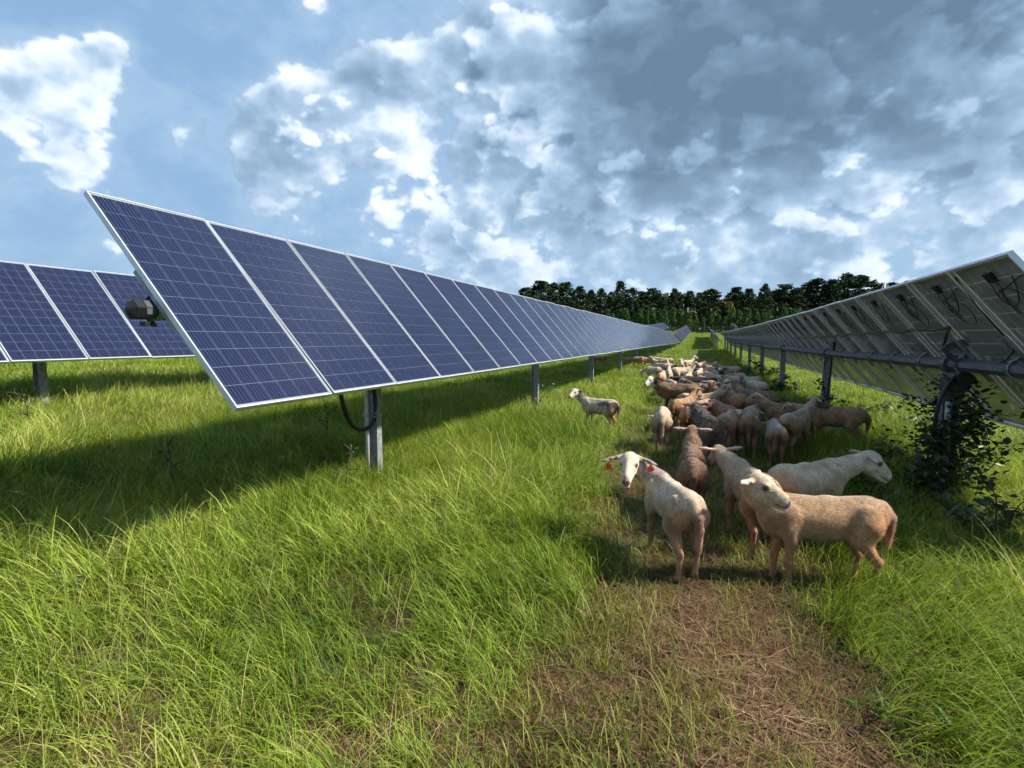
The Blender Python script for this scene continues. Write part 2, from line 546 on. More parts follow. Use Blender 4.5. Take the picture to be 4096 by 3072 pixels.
def row_matrix(p, tangent, tilt):
    t = Vector(tangent).normalized()
    s = Vector((-math.cos(tilt), 0, math.sin(tilt)))
    s = (s - t * s.dot(t)).normalized()
    n = t.cross(s)
    M = Matrix(((t.x, s.x, n.x, p[0]), (t.y, s.y, n.y, p[1]), (t.z, s.z, n.z, p[2]), (0, 0, 0, 1)))
    return M

def ibeam(hh, m=0):
    mb = MB()
    mb.box((.072, 0, hh / 2), (.008, .102, hh), m).box((-.072, 0, hh / 2), (.008, .102, hh), m).box((0, 0, hh / 2), (.136, .006, hh), m)
    return mb

def tracker(name, X, ys, zs, tilt, n, label, group, posts, detail, y0, cells=0, back=False, xshift=None):
    """X, zs: middle of the glass plane; y0: near edge of the first panel; posts: y of each post"""
    zf = lambda y: float(np.interp(y, ys, zs))
    xf = (lambda y: X) if xshift is None else (lambda y: X + xshift * (y - y0))
    base = Vector((X, y0, float(gz(X, y0))))
    root = tag(link(name, None, loc=base), label, "solar tracker", group)
    Tb = Matrix.Translation(-base)
    jr = random.Random(int(abs(X) * 100 + y0))
    for i in range(n):
        y = y0 + PW / 2 + i * PP
        e = 0.3
        tan = Vector((xf(y + e) - xf(y - e), 2 * e, zf(y + e) - zf(y - e)))
        M = Tb @ row_matrix((xf(y), y, zf(y)), tan, tilt + R(jr.gauss(0, .30)))
        if detail == 0:
            link("solar_panel", me_panel_far, root, M)
            continue
        p = link("solar_panel", me_panel_bare if i < cells else me_panel, root, M)
        link("frame", me_pframe, p)
        if i < cells:
            for a in range(6):
                for b_ in range(12):
                    link("solar_cell", me_cell, p, Matrix.Translation(((a - 2.5) * PITCH, (b_ - 5.5) * PITCH, -.004)))
        if back:
            B = Matrix.Rotation(math.pi, 4, "Y")
            link("junction_box", me_jbox, p, Matrix.Translation((0.02, PL / 2 - .16, -.0052)))
            link("rating_label", me_sticker, p, Matrix.Translation((0.10, PL / 2 - .42, -.0058)))
            link("cable", loops[(i * 2 + 1) % 5], p, Matrix.Translation((0.02, PL / 2 - .16, -.006)) @ Matrix.Diagonal((1, 1, 1, 1)))
    yE = y0 + n * PP
    # clamp channels on every joint
    if detail:
        for i in range(n + 1):
            y = y0 - .01 + i * PP
            if i == 0: y += .06
            if i == n: y -= .06
            tan = Vector((0, .6, zf(y + .3) - zf(y - .3)))
            M = Tb @ row_matrix((xf(y), y, zf(y)), tan, tilt)
            c = link("clamp_channel", me_clamp, root, M)
            link("strap", me_strap, c)
    # torque tube, eight-sided, in one length with the row
    s_off = Vector((-math.sin(tilt), 0, -math.cos(tilt))) * TUBE_OFF
    tb = MB()
    ypts = np.arange(y0 - .05, yE + .12, 3.0).tolist() + [yE + .12]
    tb.tube([Vector((xf(y), y, zf(y))) + s_off - base for y in ypts], TR, 8, 0, True, math.pi / 8 + tilt)
    tube = link("torque_tube", tb.mesh("torque_tube", (m_tube,)), root)
    if detail:
        cb2 = MB()
        p0 = Vector((xf(y0), y0 - .06, zf(y0))) + s_off - base
        cb2.tube([p0 + Vector((0, -.085, 0)), p0 + Vector((0, -.05, 0)), p0 + Vector((0, .06, 0)), p0 + Vector((0, .065, 0)), p0 + Vector((0, .12, 0))], [.012, .068, .068, .064, .064], 6, 0, True, tilt)
        cb2.box(p0 + Vector((.02, .03, -.095)), (.05, .05, .03))
        link("end_cap", cb2.mesh("end_cap", (m_black,)), tube)
    for yp in posts:
        xp = xf(yp) + s_off.x
        zt = zf(yp) + s_off.z
        z0 = float(gz(xp, yp)) - .35
        hh = zt - TR - .05 - z0
        po = link("post", ibeam(hh).mesh("post", (m_steel,)), root, loc=Vector((xp, yp, z0)) - base)
        bb = MB()
        bb.box((0, 0, hh + .01), (.20, .13, .014))
        bb.tube([(0, -.05, hh + .05 + TR), (0, .05, hh + .05 + TR)], TR + .028, 14)
        bb.box((0, 0, hh + .045), (.12, .09, .07))
        link("bearing", bb.mesh("bearing", (m_tube,)), po)
        if detail:
            bl = MB()
            for sy in (-1, 1):
                bl.box((.085, sy * .03, hh - .22), (.02, .022, .16))
            bl.box((.079, 0, hh - .25), (.006, .11, .2))
            link("bolt_plate", bl.mesh("bolt_plate", (m_steel,)), po)
    return root, base, s_off

TILT = R(49.1)
LX, LY0 = -3.49, 2.85
left_y, left_z = [0, 90], [1.91 + .009 * 2.85, 1.91 - .009 * 87]
lroot, lbase, loff = tracker("solar_tracker", LX, left_y, left_z, TILT, 80, "long row of blue solar panels rising at left with its near end by the grass",
        "tracker rows facing right", [5.6, 12.3, 19.2, 26.4, 33.6, 41, 48, 55, 62, 69, 76, 82.5], 1, LY0, cells=4)
RX, RY0 = 2.594, 4.71
RT = R(50.46)
right_y, right_z = [0, 4.71, 13, 25, 45, 69, 80], [1.53, 1.462, 1.345, 1.23, 1.12, 1.07, 1.07]
rroot, rbase, roff = tracker("solar_tracker", RX, right_y, right_z, RT, 63, "row of solar panels at right seen from its grey backs above the flock",
        "tracker rows facing right", [7.0, 13.1, 19.8, 26.3, 33, 40.2, 47, 54, 61, 67.5], 1, RY0, back=True)
tracker("solar_tracker", -9.36, [0, 90], [2.03 + .03, 2.03 - .009 * 87], R(48.8), 80, "second row of blue solar panels behind the long left row, cut by the left edge",
        "tracker rows facing right", [5.7, 12.7, 19.7, 26.7, 33.7, 41, 48, 55, 62, 69, 76], 1, 2.90)
tracker("solar_tracker", LX + .15, [80, 86.5, 120, 156], [1.15, 1.2, 2.05, 3.3], R(52), 66, "far table of panels beyond the end of the long left row, catching grey sky",
        "far tracker tables", [90, 100, 110, 120, 130, 140, 150], 0, 86.5)
tracker("solar_tracker", RX - .75, [70, 100, 132], [1.2, 1.55, 2.45], R(55), 60, "far table beyond the right row, its bright end edge standing up steeply",
        "far tracker tables", [72, 82, 92, 102, 112, 122], 0, 71.3)
tracker("solar_tracker", -9.2, [85, 120, 160], [2.0, 2.9, 4.1], R(40), 64, "far low table peeping like a roof over the end of the left row",
        "far tracker tables", [95, 110, 125, 140], 0, 92.0)
tracker("solar_tracker", 8.3, [140, 175], [3.0, 3.9], R(52), 20, "small far table tip showing over the top edge of the right row",
        "far tracker tables", [153, 163, 170], 0, 150.0)

# --- fittings of the near left post
def lw(x, y, z): return Vector((x, y, z)) - lbase
px_, py_ = LX + loff.x, 5.6
g0 = float(gz(px_, py_))
mb = MB().tube([lw(px_ - .02, py_ - .105, g0 - .1), lw(px_ - .02, py_ - .105, g0 + 1.0), lw(px_ - .02, py_ - .105, g0 + 1.45)], .024, 10)
mb.tube([lw(px_ - .02, py_ - .105, g0 + 1.12), lw(px_ - .02, py_ - .105, g0 + 1.16)], .028, 10)
cond = link("conduit", mb.mesh("conduit", (m_pipe,), True), lroot)
mb = MB()
for zz in (.72, .76):
    mb.box(lw(px_ - .0, py_ - .07, g0 + zz), (.20, .012, .012))
mb.box(lw(px_ - .02, py_ - .132, g0 + .74), (.055, .012, .03))
link("pipe_clamp", mb.mesh("pipe_clamp", (m_steel,)), cond)
pts = bez(lw(px_ - .05, py_ - .62, g0 + 1.5), lw(px_ + .0, py_ - .62, g0 + .75), lw(px_ - .02, py_ - .40, g0 + .55), lw(px_ + .02, py_ - .13, g0 + .60), 14)
pts += bez(lw(px_ + .02, py_ - .13, g0 + .60), lw(px_ + .06, py_ + .02, g0 + .66), lw(px_ + .085, py_ - .02, g0 + 1.02), lw(px_ + .0, py_ - .22, g0 + 1.52), 12)[1:]
link("cable_loop", MB().tube(pts, .024, 9).mesh("cable_loop", (m_black,), True), lroot)

# --- fittings of the right row: slew arc, bracing rod, wire harness
def rw(x, y, z): return Vector((x, y, z)) - rbase
px_, py_ = RX + roff.x, 7.0
zt = float(np.interp(py_, right_y, right_z)) + roff.z
arc = []
for i in range(13):
    a = R(-8 + 112 * i / 12); arc.append((.36 * math.cos(a), .36 * math.sin(a)))
inner = []
for i in range(13):
    a = R(104 - 112 * i / 12); inner.append((.27 * math.cos(a), .27 * math.sin(a)))
gm_ = MB().prism(arc + inner, -.02, .02)
gm_.prism([(.0, -.05), (.30, -.06), (.30, -.01), (.06, .03)], -.012, .012)
gm_.prism([(-.05, .0), (.03, .06), (-.03, .30), (-.08, .29)], -.012, .012)
gm_.prism([(.0, .0), (.06, .03), (.215, .175), (.175, .215)], -.010, .010)
gm_.prism([(-.08, -.08), (.08, -.08), (.08, .08), (-.08, .08)], -.025, .025)
Mg = Matrix.Translation(rw(px_, py_ - .28, zt)) @ Matrix.Rotation(R(90), 4, "X") @ Matrix.Rotation(R(40), 4, "Z") @ Matrix.Diagonal((.72, .72, 1, 1))
link("slew_arc", gm_.mesh("slew_arc", (m_tube,)), rroot, Mg)
mb = MB().tube([rw(px_, py_ - .34, zt - .13), rw(px_, py_ - .02, zt - .13)], .075, 12).box(rw(px_ - .05, py_ - .2, zt - .2), (.16, .2, .14))
link("slew_drive", mb.mesh("slew_drive", (m_black,)), rroot)
pts = bez(rw(px_ - .05, py_ - .3, zt - .1), rw(px_ - .35, py_ - .45, zt - .3), rw(px_ - .22, py_ - .3, .25), rw(px_ - .06, py_ - .14, .42), 18)
link("cable_loop", MB().tube(pts, .019, 9).mesh("cable_loop", (m_black,), True), rroot)
mb = MB().tube([rw(px_ - .04, py_ - .11, -.2), rw(px_ - .04, py_ - .11, .95)], .03, 10)
link("conduit", mb.mesh("conduit", (m_pipe,), True), rroot)
p13 = 13.1
z13 = float(np.interp(p13, right_y, right_z)) + roff.z
mb = MB().tube([rw(px_ - .02, p13 - .62, z13 + .22), rw(px_ - .02, p13 - .22, .12)], .016, 8).box(rw(px_ - .02, p13 - .6, z13 + .12), (.05, .16, .24))
link("brace_rod", mb.mesh("brace_rod", (m_black,)), rroot)

def on_back(y, s, lift=.05):
    z = float(np.interp(y, right_y, right_z))
    return Vector((RX - math.cos(RT) * s - math.sin(RT) * lift, y, z + math.sin(RT) * s - math.cos(RT) * lift)) - rbase
for k, (mat, ds, nm) in enumerate(((m_redwire, 0, "red_wire"), (m_cable, -.018, "black_wire"))):
    pts = [on_back(7.05 - .08, .04, .16), on_back(7.0, .20 + ds, .10), on_back(6.75, .34 + ds, .07), on_back(6.55, .42 + ds, .06)]
    wr = random.Random(3 + k)
    for i in range(1, 22):
        y = 6.55 + i * PP / 2
        sag = -.035 if i % 2 else 0
        pts.append(on_back(y, .42 + ds + sag + wr.uniform(-.008, .008) - .004 * i, .048))
    link(nm, MB().tube(pts, .0075, 5).mesh(nm, (mat,), True), rroot)
pts = bez(on_back(5.72, .62, .045), on_back(5.74, .45, .05), on_back(5.74, .3, .05), on_back(5.72, .16, .05), 6)
pts += bez(on_back(5.72, .16, .05), on_back(5.8, .0, .2), on_back(6.3, .06, .2), on_back(6.8, .0, .2), 10)[1:]
link("drop_cable", MB().tube([on_back(5.70, .90, .03)] + pts, .007, 5).mesh("drop_cable", (m_cable,), True), rroot)

# ------------------------------------------------------------------ sheep: one skin each, grown from a distance field
_lat3 = np.random.default_rng(9).random((32, 32, 32))
def vnoise3(Pn):
    i = np.floor(Pn).astype(int); f = Pn - i; f = f * f * (3 - 2 * f); i %= 32; j = (i + 1) % 32
    g = lambda a, b, c: _lat3[a, b, c]
    x0, y0, z0 = i.T; x1, y1, z1 = j.T; fx, fy, fz = f.T
    l = lambda a, b, t: a + (b - a) * t
    return l(l(l(g(x0, y0, z0), g(x1, y0, z0), fx), l(g(x0, y1, z0), g(x1, y1, z0), fx), fy),
             l(l(g(x0, y0, z1), g(x1, y0, z1), fx), l(g(x0, y1, z1), g(x1, y1, z1), fx), fy), fz)

class Field:
    def __init__(self, lo, hi, h):
        self.lo = np.array(lo, float); self.h = h
        self.n = np.ceil((np.array(hi) - self.lo) / h).astype(int) + 1
        self.D = np.full(self.n, 1.0, np.float32)
        self.ax = [self.lo[a] + h * np.arange(self.n[a]) for a in range(3)]

    def _sl(self, lo, hi, mg):
        a = np.maximum(np.floor((np.array(lo) - mg - self.lo) / self.h).astype(int), 0)
        b = np.minimum(np.ceil((np.array(hi) + mg - self.lo) / self.h).astype(int) + 1, self.n)
        return tuple(slice(int(x), int(max(y, x))) for x, y in zip(a, b))

    def _grid(self, sl):
        return np.stack(np.meshgrid(*[self.ax[a][sl[a]] for a in range(3)], indexing="ij"), -1)

    def blend(self, sl, d, k):
        a = self.D[sl]
        hh = np.clip(.5 + .5 * (a - d) / k, 0, 1)
        self.D[sl] = a + (d - a) * hh - k * hh * (1 - hh)

    def carve(self, p, r, k):
        p = np.array(p)
        sl = self._sl(p - r, p + r, k + .02)
        if min(s.stop - s.start for s in sl) <= 0: return
        d = r - np.linalg.norm(self._grid(sl) - p, axis=-1)
        a = self.D[sl]
        hh = np.clip(.5 - .5 * (a - d) / k, 0, 1)
        self.D[sl] = a + (d - a) * hh + k * hh * (1 - hh)

    def cone(self, a, b, ra, rb, k):
        a = np.array(a, float); b = np.array(b, float)
        m = max(ra, rb)
        sl = self._sl(np.minimum(a, b) - m, np.maximum(a, b) + m, k * 1.5 + .05)
        G = self._grid(sl) - a
        ab = b - a
        t = np.clip((G @ ab) / max(ab @ ab, 1e-9), 0, 1)
        d = np.linalg.norm(G - t[..., None] * ab, axis=-1) - (ra + (rb - ra) * t)
        self.blend(sl, d, k)

    def ell(self, c, r, k, M=None):
        c = np.array(c, float); r = np.array(r, float)
        m = r.max() if M is not None else r
        sl = self._sl(c - m, c + m, k * 1.5 + .05)
        G = self._grid(sl) - c
        if M is not None: G = G @ M          # columns of M are the axes
        k0 = np.linalg.norm(G / r, axis=-1); k1 = np.linalg.norm(G / (r * r), axis=-1)
        d = k0 * (k0 - 1) / np.maximum(k1, 1e-6)
        self.blend(sl, d, k)

    def mesh(self):
        D = self.D; h = self.h
        s = D < 0
        nx, ny, nz = self.n - 1
        corners = [(i, j, k) for i in (0, 1) for j in (0, 1) for k in (0, 1)]
        cnt = np.zeros((nx, ny, nz), np.int8)
        for i, j, k in corners: cnt += s[i:nx + i, j:ny + j, k:nz + k]
        act = (cnt > 0) & (cnt < 8)
        idx = np.full((nx, ny, nz), -1, np.int64)
        A = np.argwhere(act); idx[act] = np.arange(len(A))
        acc = np.zeros((len(A), 3)); num = np.zeros(len(A))
        for c0 in corners:
            for ax in range(3):
                if c0[ax] == 1: continue
                c1 = list(c0); c1[ax] = 1
                v0 = D[A[:, 0] + c0[0], A[:, 1] + c0[1], A[:, 2] + c0[2]]
                v1 = D[A[:, 0] + c1[0], A[:, 1] + c1[1], A[:, 2] + c1[2]]
                x = (v0 < 0) != (v1 < 0)
                t = np.where(x, v0 / np.where(x, v0 - v1, 1), 0)
                p = np.tile(np.array(c0, float), (len(A), 1)); p[:, ax] += t
                acc[x] += p[x]; num[x] += 1
        V = (A + acc / num[:, None]) * h + self.lo
        F = []
        for ax in range(3):
            o1, o2 = [(1, 2), (2, 0), (0, 1)][ax]
            lo = [slice(0, m) for m in self.n]; hi = [slice(0, m) for m in self.n]
            lo[ax] = slice(0, self.n[ax] - 1); hi[ax] = slice(1, self.n[ax])
            a, b = s[tuple(lo)], s[tuple(hi)]
            E = np.argwhere(a != b)
            E = E[(E[:, o1] > 0) & (E[:, o2] > 0) & (E[:, o1] < self.n[o1] - 1) & (E[:, o2] < self.n[o2] - 1)]
            q = []
            for d1, d2 in ((-1, -1), (0, -1), (0, 0), (-1, 0)):
                c = E.copy(); c[:, o1] += d1; c[:, o2] += d2
                q.append(idx[c[:, 0], c[:, 1], c[:, 2]])
            q = np.stack(q, 1)
            inside = s[E[:, 0], E[:, 1], E[:, 2]]
            q[~inside] = q[~inside][:, ::-1]
            F.append(q)
        return V, np.concatenate(F)


m_coat, nt, b = material("sheep_coat")
att = nt.new("ShaderNodeAttribute", attribute_name="coat").outputs["Color"]
wl = nt.new("ShaderNodeAttribute", attribute_name="wool").outputs["Fac"]
tc = nt.new("ShaderNodeTexCoord").outputs["Object"]
st = nt.new("ShaderNodeMapping"); st.inputs["Scale"].default_value = (1, .45, .6); nt.put(st.inputs["Vector"], tc)
hair = nt.noise(st.outputs[0], 95.0, 4, 0.65)
mot = nt.noise(tc, 9.0, 5, 0.65)
curl = nt.voronoi(tc, 52.0, "F1", 1, 0.5)
f1 = nt.maprange(hair, 0.3, 0.7, 0.72, 1.22)
f2 = nt.maprange(mot, 0.3, 0.7, 0.80, 1.16)
f3 = nt.mix(wl, (1, 1, 1), nt.ramp(curl, [(0.1, (1.12, 1.12, 1.12)), (0.75, (0.55, 0.53, 0.5))]))
col = nt.vmath("MULTIPLY", nt.vmath("SCALE", nt.vmath("SCALE", att, scale=f1), scale=f2), f3)
nt.put(b.inputs["Base Color"], col)
b.inputs["Roughness"].default_value = 0.85
b.inputs["Specular IOR Level"].default_value = 0.15
b.inputs["Sheen Weight"].default_value = 0.25
b.inputs["Sheen Roughness"].default_value = 0.5
hgt = nt.math("ADD", nt.math("MULTIPLY", hair, 0.35), nt.math("MULTIPLY", nt.math("MULTIPLY", wl, curl), -1.3))
bp = nt.new("ShaderNodeBump"); bp.inputs["Strength"].default_value = 0.65; bp.inputs["Distance"].default_value = 0.012
nt.put(bp.inputs["Height"], hgt); nt.l.new(bp.outputs[0], b.inputs["Normal"])
m_eye = simple_mat("sheep_eye", (0.012, 0.008, 0.005), 0.12, 0, 0.2, 30, 0, 0.5)
m_tag = simple_mat("orange_tag", (0.80, 0.10, 0.015), 0.45, 0, 0.08, 30)
m_ink = simple_mat("tag_ink", (0.02, 0.012, 0.01), 0.6, 0, 0.1, 30)

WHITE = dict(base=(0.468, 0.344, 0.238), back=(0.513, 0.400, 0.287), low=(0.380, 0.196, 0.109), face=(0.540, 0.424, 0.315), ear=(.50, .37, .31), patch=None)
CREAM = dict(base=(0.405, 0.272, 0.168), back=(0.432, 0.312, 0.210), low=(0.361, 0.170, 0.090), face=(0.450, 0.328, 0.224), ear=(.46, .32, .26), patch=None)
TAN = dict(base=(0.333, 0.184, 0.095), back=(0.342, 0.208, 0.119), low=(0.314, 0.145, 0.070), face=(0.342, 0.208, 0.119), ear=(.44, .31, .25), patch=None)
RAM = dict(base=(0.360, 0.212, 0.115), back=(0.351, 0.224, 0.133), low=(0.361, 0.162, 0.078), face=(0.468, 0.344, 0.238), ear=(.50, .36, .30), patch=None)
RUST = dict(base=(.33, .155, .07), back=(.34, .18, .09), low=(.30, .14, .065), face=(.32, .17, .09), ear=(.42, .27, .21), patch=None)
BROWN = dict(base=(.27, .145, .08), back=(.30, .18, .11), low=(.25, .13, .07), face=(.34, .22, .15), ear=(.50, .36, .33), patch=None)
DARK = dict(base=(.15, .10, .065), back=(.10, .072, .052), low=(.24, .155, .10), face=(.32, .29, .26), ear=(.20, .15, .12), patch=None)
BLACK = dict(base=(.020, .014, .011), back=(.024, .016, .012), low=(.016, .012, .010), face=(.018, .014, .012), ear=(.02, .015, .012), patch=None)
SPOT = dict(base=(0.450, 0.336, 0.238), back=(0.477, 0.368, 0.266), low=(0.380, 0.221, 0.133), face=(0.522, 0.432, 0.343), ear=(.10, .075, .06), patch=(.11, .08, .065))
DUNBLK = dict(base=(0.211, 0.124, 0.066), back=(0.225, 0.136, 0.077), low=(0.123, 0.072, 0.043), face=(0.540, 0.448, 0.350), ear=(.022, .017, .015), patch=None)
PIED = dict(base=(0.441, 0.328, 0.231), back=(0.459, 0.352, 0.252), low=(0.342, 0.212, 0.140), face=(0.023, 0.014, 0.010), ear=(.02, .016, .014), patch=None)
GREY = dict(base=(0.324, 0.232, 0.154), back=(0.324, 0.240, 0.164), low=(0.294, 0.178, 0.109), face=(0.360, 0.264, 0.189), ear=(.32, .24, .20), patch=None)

m_hair, nt, b = material("sheep_hair")
att = nt.new("ShaderNodeAttribute", attribute_name="coat").outputs["Color"]
nt.put(b.inputs["Base Color"], att)
b.inputs["Roughness"].default_value = 0.8
b.inputs["Specular IOR Level"].default_value = 0.2

def fleece(V, Q, N, col, wool, inhead, inear, z, hf, count, length, seed):
    """short coat hairs lying back over the skin"""
    if not count: return None
    r = np.random.default_rng(seed + 5)
    a, b_, c = V[Q[:, 0]], V[Q[:, 1]], V[Q[:, 2]]
    area = np.linalg.norm(np.cross(V[Q[:, 2]] - V[Q[:, 0]], V[Q[:, 3]] - V[Q[:, 1]]), axis=1)
    pr = area / area.sum()
    fi = r.choice(len(Q), count, p=pr)
    u, v = r.random(count)[:, None], r.random(count)[:, None]
    q = V[Q[fi]]
    P0 = (q[:, 0] * (1 - u) + q[:, 1] * u) * (1 - v) + (q[:, 3] * (1 - u) + q[:, 2] * u) * v
    vi = Q[fi, 0]
    n = N[vi]; hd = inhead[vi][:, None]; w_ = wool[vi][:, None]
    flow = np.array((0, -.8, -.45)) * (1 - hd) - hf * hd
    d = n * (.42 + .5 * w_) + flow * (1 - .6 * w_) + r.normal(0, .28 + .3 * w_, (count, 3))
    d /= np.linalg.norm(d, axis=1)[:, None]
    ln = length * r.uniform(.5, 1.2, count) * (1 - .62 * inhead[vi]) * (1 - .6 * inear[vi]) * np.clip(.35 + z[vi] * 2.0, .4, 1)
    side = np.cross(d, n); side /= np.maximum(np.linalg.norm(side, axis=1), 1e-6)[:, None]
    wd = (length * .085 * r.uniform(.7, 1.3, count))[:, None]
    P0 = P0 - n * .001
    tri = np.stack([P0 - side * wd, P0 + side * wd, P0 + d * ln[:, None]], 1).reshape(-1, 3)
    k = (r.uniform(.80, 1.16, count)[:, None] * np.array((1, 1, 1)))
    cc = np.repeat(np.clip(col[vi] * k, 0, 1), 3, axis=0)
    me = bpy.data.meshes.new("fleece")
    me.vertices.add(count * 3); me.vertices.foreach_set("co", tri.astype(np.float32).ravel())
    me.loops.add(count * 3); me.loops.foreach_set("vertex_index", np.arange(count * 3, dtype=np.int32))
    me.polygons.add(count); me.polygons.foreach_set("loop_start", np.arange(0, count * 3, 3, dtype=np.int32))
    me.materials.append(m_hair)
    at = me.attributes.new("coat", "FLOAT_COLOR", "POINT")
    at.data.foreach_set("color", np.concatenate([cc, np.ones((len(cc), 1))], 1).astype(np.float32).ravel())
    me.update(calc_edges=True); me.validate()
    return me

def dirv(yaw, pitch):
    return np.array((-math.sin(R(yaw)) * math.cos(R(pitch)), math.cos(R(yaw)) * math.cos(R(pitch)), math.sin(R(pitch))))

def sheep_mesh(name, pal, vox, neck=(0, 45), head=(0, -20), neck_len=.27, wool=0.0, fat=1.0, tail=.30, tail_off=0.0, ewe=True, seed=0, stance=None, ear_droop=8, ear_back=15, head_size=1.18, hairs=0, hair_len=.02, head_fwd=0.0):
    r = random.Random(seed)
    nd = dirv(*neck)
    U = .10                                          # long hair-sheep legs lift the trunk
    nb0 = np.array((0, .30, .475 + U))
    n1 = nb0 + nd * neck_len * .55 + np.array((0, .05, .02))
    hf = dirv(*head)
    poll = n1 + nd * neck_len * .55 + (nd * .4 + np.array((0, 0, .6))) * .035 + hf * head_fwd
    up = np.array((0, 0, 1.0)); side = np.cross(hf, up)
    if np.linalg.norm(side) < 1e-3: side = np.array((1.0, 0, 0))
    side /= np.linalg.norm(side); hu = np.cross(side, hf)
    H = lambda s, f, u: poll + (side * s + hf * f + hu * u) * head_size
    HM = np.stack([side, hf, hu], 1)
    hs = head_size
    allp = np.array([H(s, f, u) for s in (-.26, .26) for f in (-.1, .29) for u in (-.13, .13)])
    lo = np.minimum(allp.min(0) - .03, (-.26, -.64, -.02)); hi = np.maximum(allp.max(0) + .03, (.26, .50, .80))
    F = Field(lo, hi, vox)
    w_ = fat
    # trunk: deep chest, long barrel, tucked flank, sloping rump
    F.ell((0, .21, .432 + U), (.106 * w_, .18, .166), .05)
    F.ell((0, -.02, .422 + U), (.134 * w_, .29, .152), .07)
    F.ell((0, -.27, .460 + U), (.118 * w_, .18, .138), .055)
    F.ell((0, -.37, .470 + U), (.098 * w_, .11, .105), .05)
    F.cone((0, .24, .575 + U), (0, -.05, .560 + U), .026, .034, .07)
    F.cone((0, -.05, .560 + U), (0, -.33, .578 + U), .034, .030, .07)
    F.ell((0, -.34, .562 + U), (.055, .07, .035), .05)                     # hip bones
    F.ell((0, .32, .405 + U), (.078, .085, .11), .07)                      # brisket
    # neck
    F.cone(nb0, n1, .108 * (1 + .12 * wool), .080 * (1 + .25 * wool), .08)
    F.cone((0, .29, .545 + U), n1 + np.array((0, 0, .02)), .05, .06, .07)
    F.cone(n1, poll - hf * .012 * hs - hu * .02 * hs, .078 * (1 + .25 * wool), .056 * hs, .05)
    # head: skull, convex nose, tapering muzzle, deep jaw
    F.ell(H(0, .030, .016), (.056 * hs, .072 * hs, .058 * hs), .03, HM)
    F.cone(H(0, .045, .006), H(0, .178, -.040), .054 * hs, .030 * hs, .02)
    F.cone(H(0, .055, .034), H(0, .180, -.014), .030 * hs, .0195 * hs, .018)
    F.cone(H(0, .020, -.052), H(0, .165, -.072), .040 * hs, .019 * hs, .022)
    F.ell(H(0, .196, -.042), (.0265 * hs, .020 * hs, .024 * hs), .012, HM)
    F.ell(H(0, .184, -.076), (.020 * hs, .020 * hs, .012 * hs), .008, HM)
    for s in (-1, 1):
        F.ell(H(s * .041, .066, .028), (.014 * hs, .026 * hs, .013 * hs), .012, HM)       # brow
        F.ell(H(s * .030, .040, -.040), (.024 * hs, .042 * hs, .034 * hs), .02, HM)       # cheek
        if vox < .016:
            F.carve(H(s * .0145, .214, -.038), .0070 * hs, .006)                  # nostrils
            F.carve(H(s * .022, .192, -.064), .0050 * hs, .006)                   # mouth line
            F.carve(H(s * .0155, .205, -.064), .0050 * hs, .006)
            F.carve(H(s * .026, .176, -.063), .0045 * hs, .006)
            F.carve(H(s * .054, .074, .012), .012 * hs, .010)                     # eye socket
            F.carve(H(s * .046, .120, -.012), .014 * hs, .02)                     # hollow before the eye
    # ears stand out sideways
    eb, dr = R(ear_back + r.uniform(-6, 6)), R(ear_droop + r.uniform(-6, 6))
    ears = []
    for s in (-1, 1):
        ax = side * s * math.cos(eb) * math.cos(dr) - hf * math.sin(eb) * math.cos(dr) - hu * math.sin(dr)
        an = np.cross(ax, hf); an /= np.linalg.norm(an); aw = np.cross(an, ax)
        root = H(s * .046, -.008, .026)
        ears.append((root, ax, s))
        th = max(.0095, vox * .66)
        F.ell(root + ax * .064 * hs, (.068 * hs, .030 * hs, th), .014, np.stack([ax, aw, an], 1))
        F.cone(root, root + ax * .045 * hs, .017 * hs, .013 * hs, .014)
        F.cone(root + ax * .08 * hs, root + ax * .145 * hs, .016 * hs, max(.005, vox * .5), .014)
        if vox < .016:
            for q in (.045, .065, .085):
                F.carve(root + ax * q * hs + hf * .014 * hs + aw * .004, .011 * hs, .006)
    # legs
    st_ = stance or [(r.uniform(-.05, .05), 0), (r.uniform(-.05, .05), 0), (r.uniform(-.02, .07), 0), (r.uniform(-.02, .07), 0)]
    fl, fr, hl, hr = [x[0] for x in st_]
    for s, dy in ((-1, fl), (1, fr)):
        x = .080 * s
        F.ell((x * 1.14, .225, .415 + U), (.046, .085, .14), .028)
        F.cone((x, .235, .37 + U), (x * 1.02, .212 + dy * .3, .285 + U), .056, .044, .04)
        F.cone((x * 1.02, .212 + dy * .3, .285 + U), (x, .235 + dy * .7, .225), .041, .0265, .022)
        F.ell((x, .237 + dy * .7, .222), (.026, .028, .032), .015)
        F.cone((x, .235 + dy * .7, .21), (x, .225 + dy, .065), .0245, .0185, .012)
        F.ell((x, .224 + dy, .062), (.021, .024, .022), .01)
        F.cone((x, .226 + dy, .06), (x, .25 + dy, .016), .020, .025, .01)
    for s, dy in ((-1, hl), (1, hr)):
        x = .080 * s
        F.ell((x * 1.14, -.300, .425 + U), (.054 * w_, .105, .145), .028)
        F.cone((x, -.315, .41 + U), (x * 1.12, -.245 + dy * .25, .315 + U), .088, .068, .05)
        F.cone((x * 1.12, -.260 + dy * .25, .32 + U), (x, -.385 + dy, .250), .064, .028, .03)
        F.ell((x, -.405 + dy, .252), (.021, .026, .034), .015)
        F.cone((x, -.396 + dy, .25), (x, -.372 + dy, .07), .0235, .018, .012)
        F.ell((x, -.370 + dy, .066), (.021, .024, .022), .01)
        F.cone((x, -.370 + dy, .065), (x, -.34 + dy, .016), .020, .025, .01)
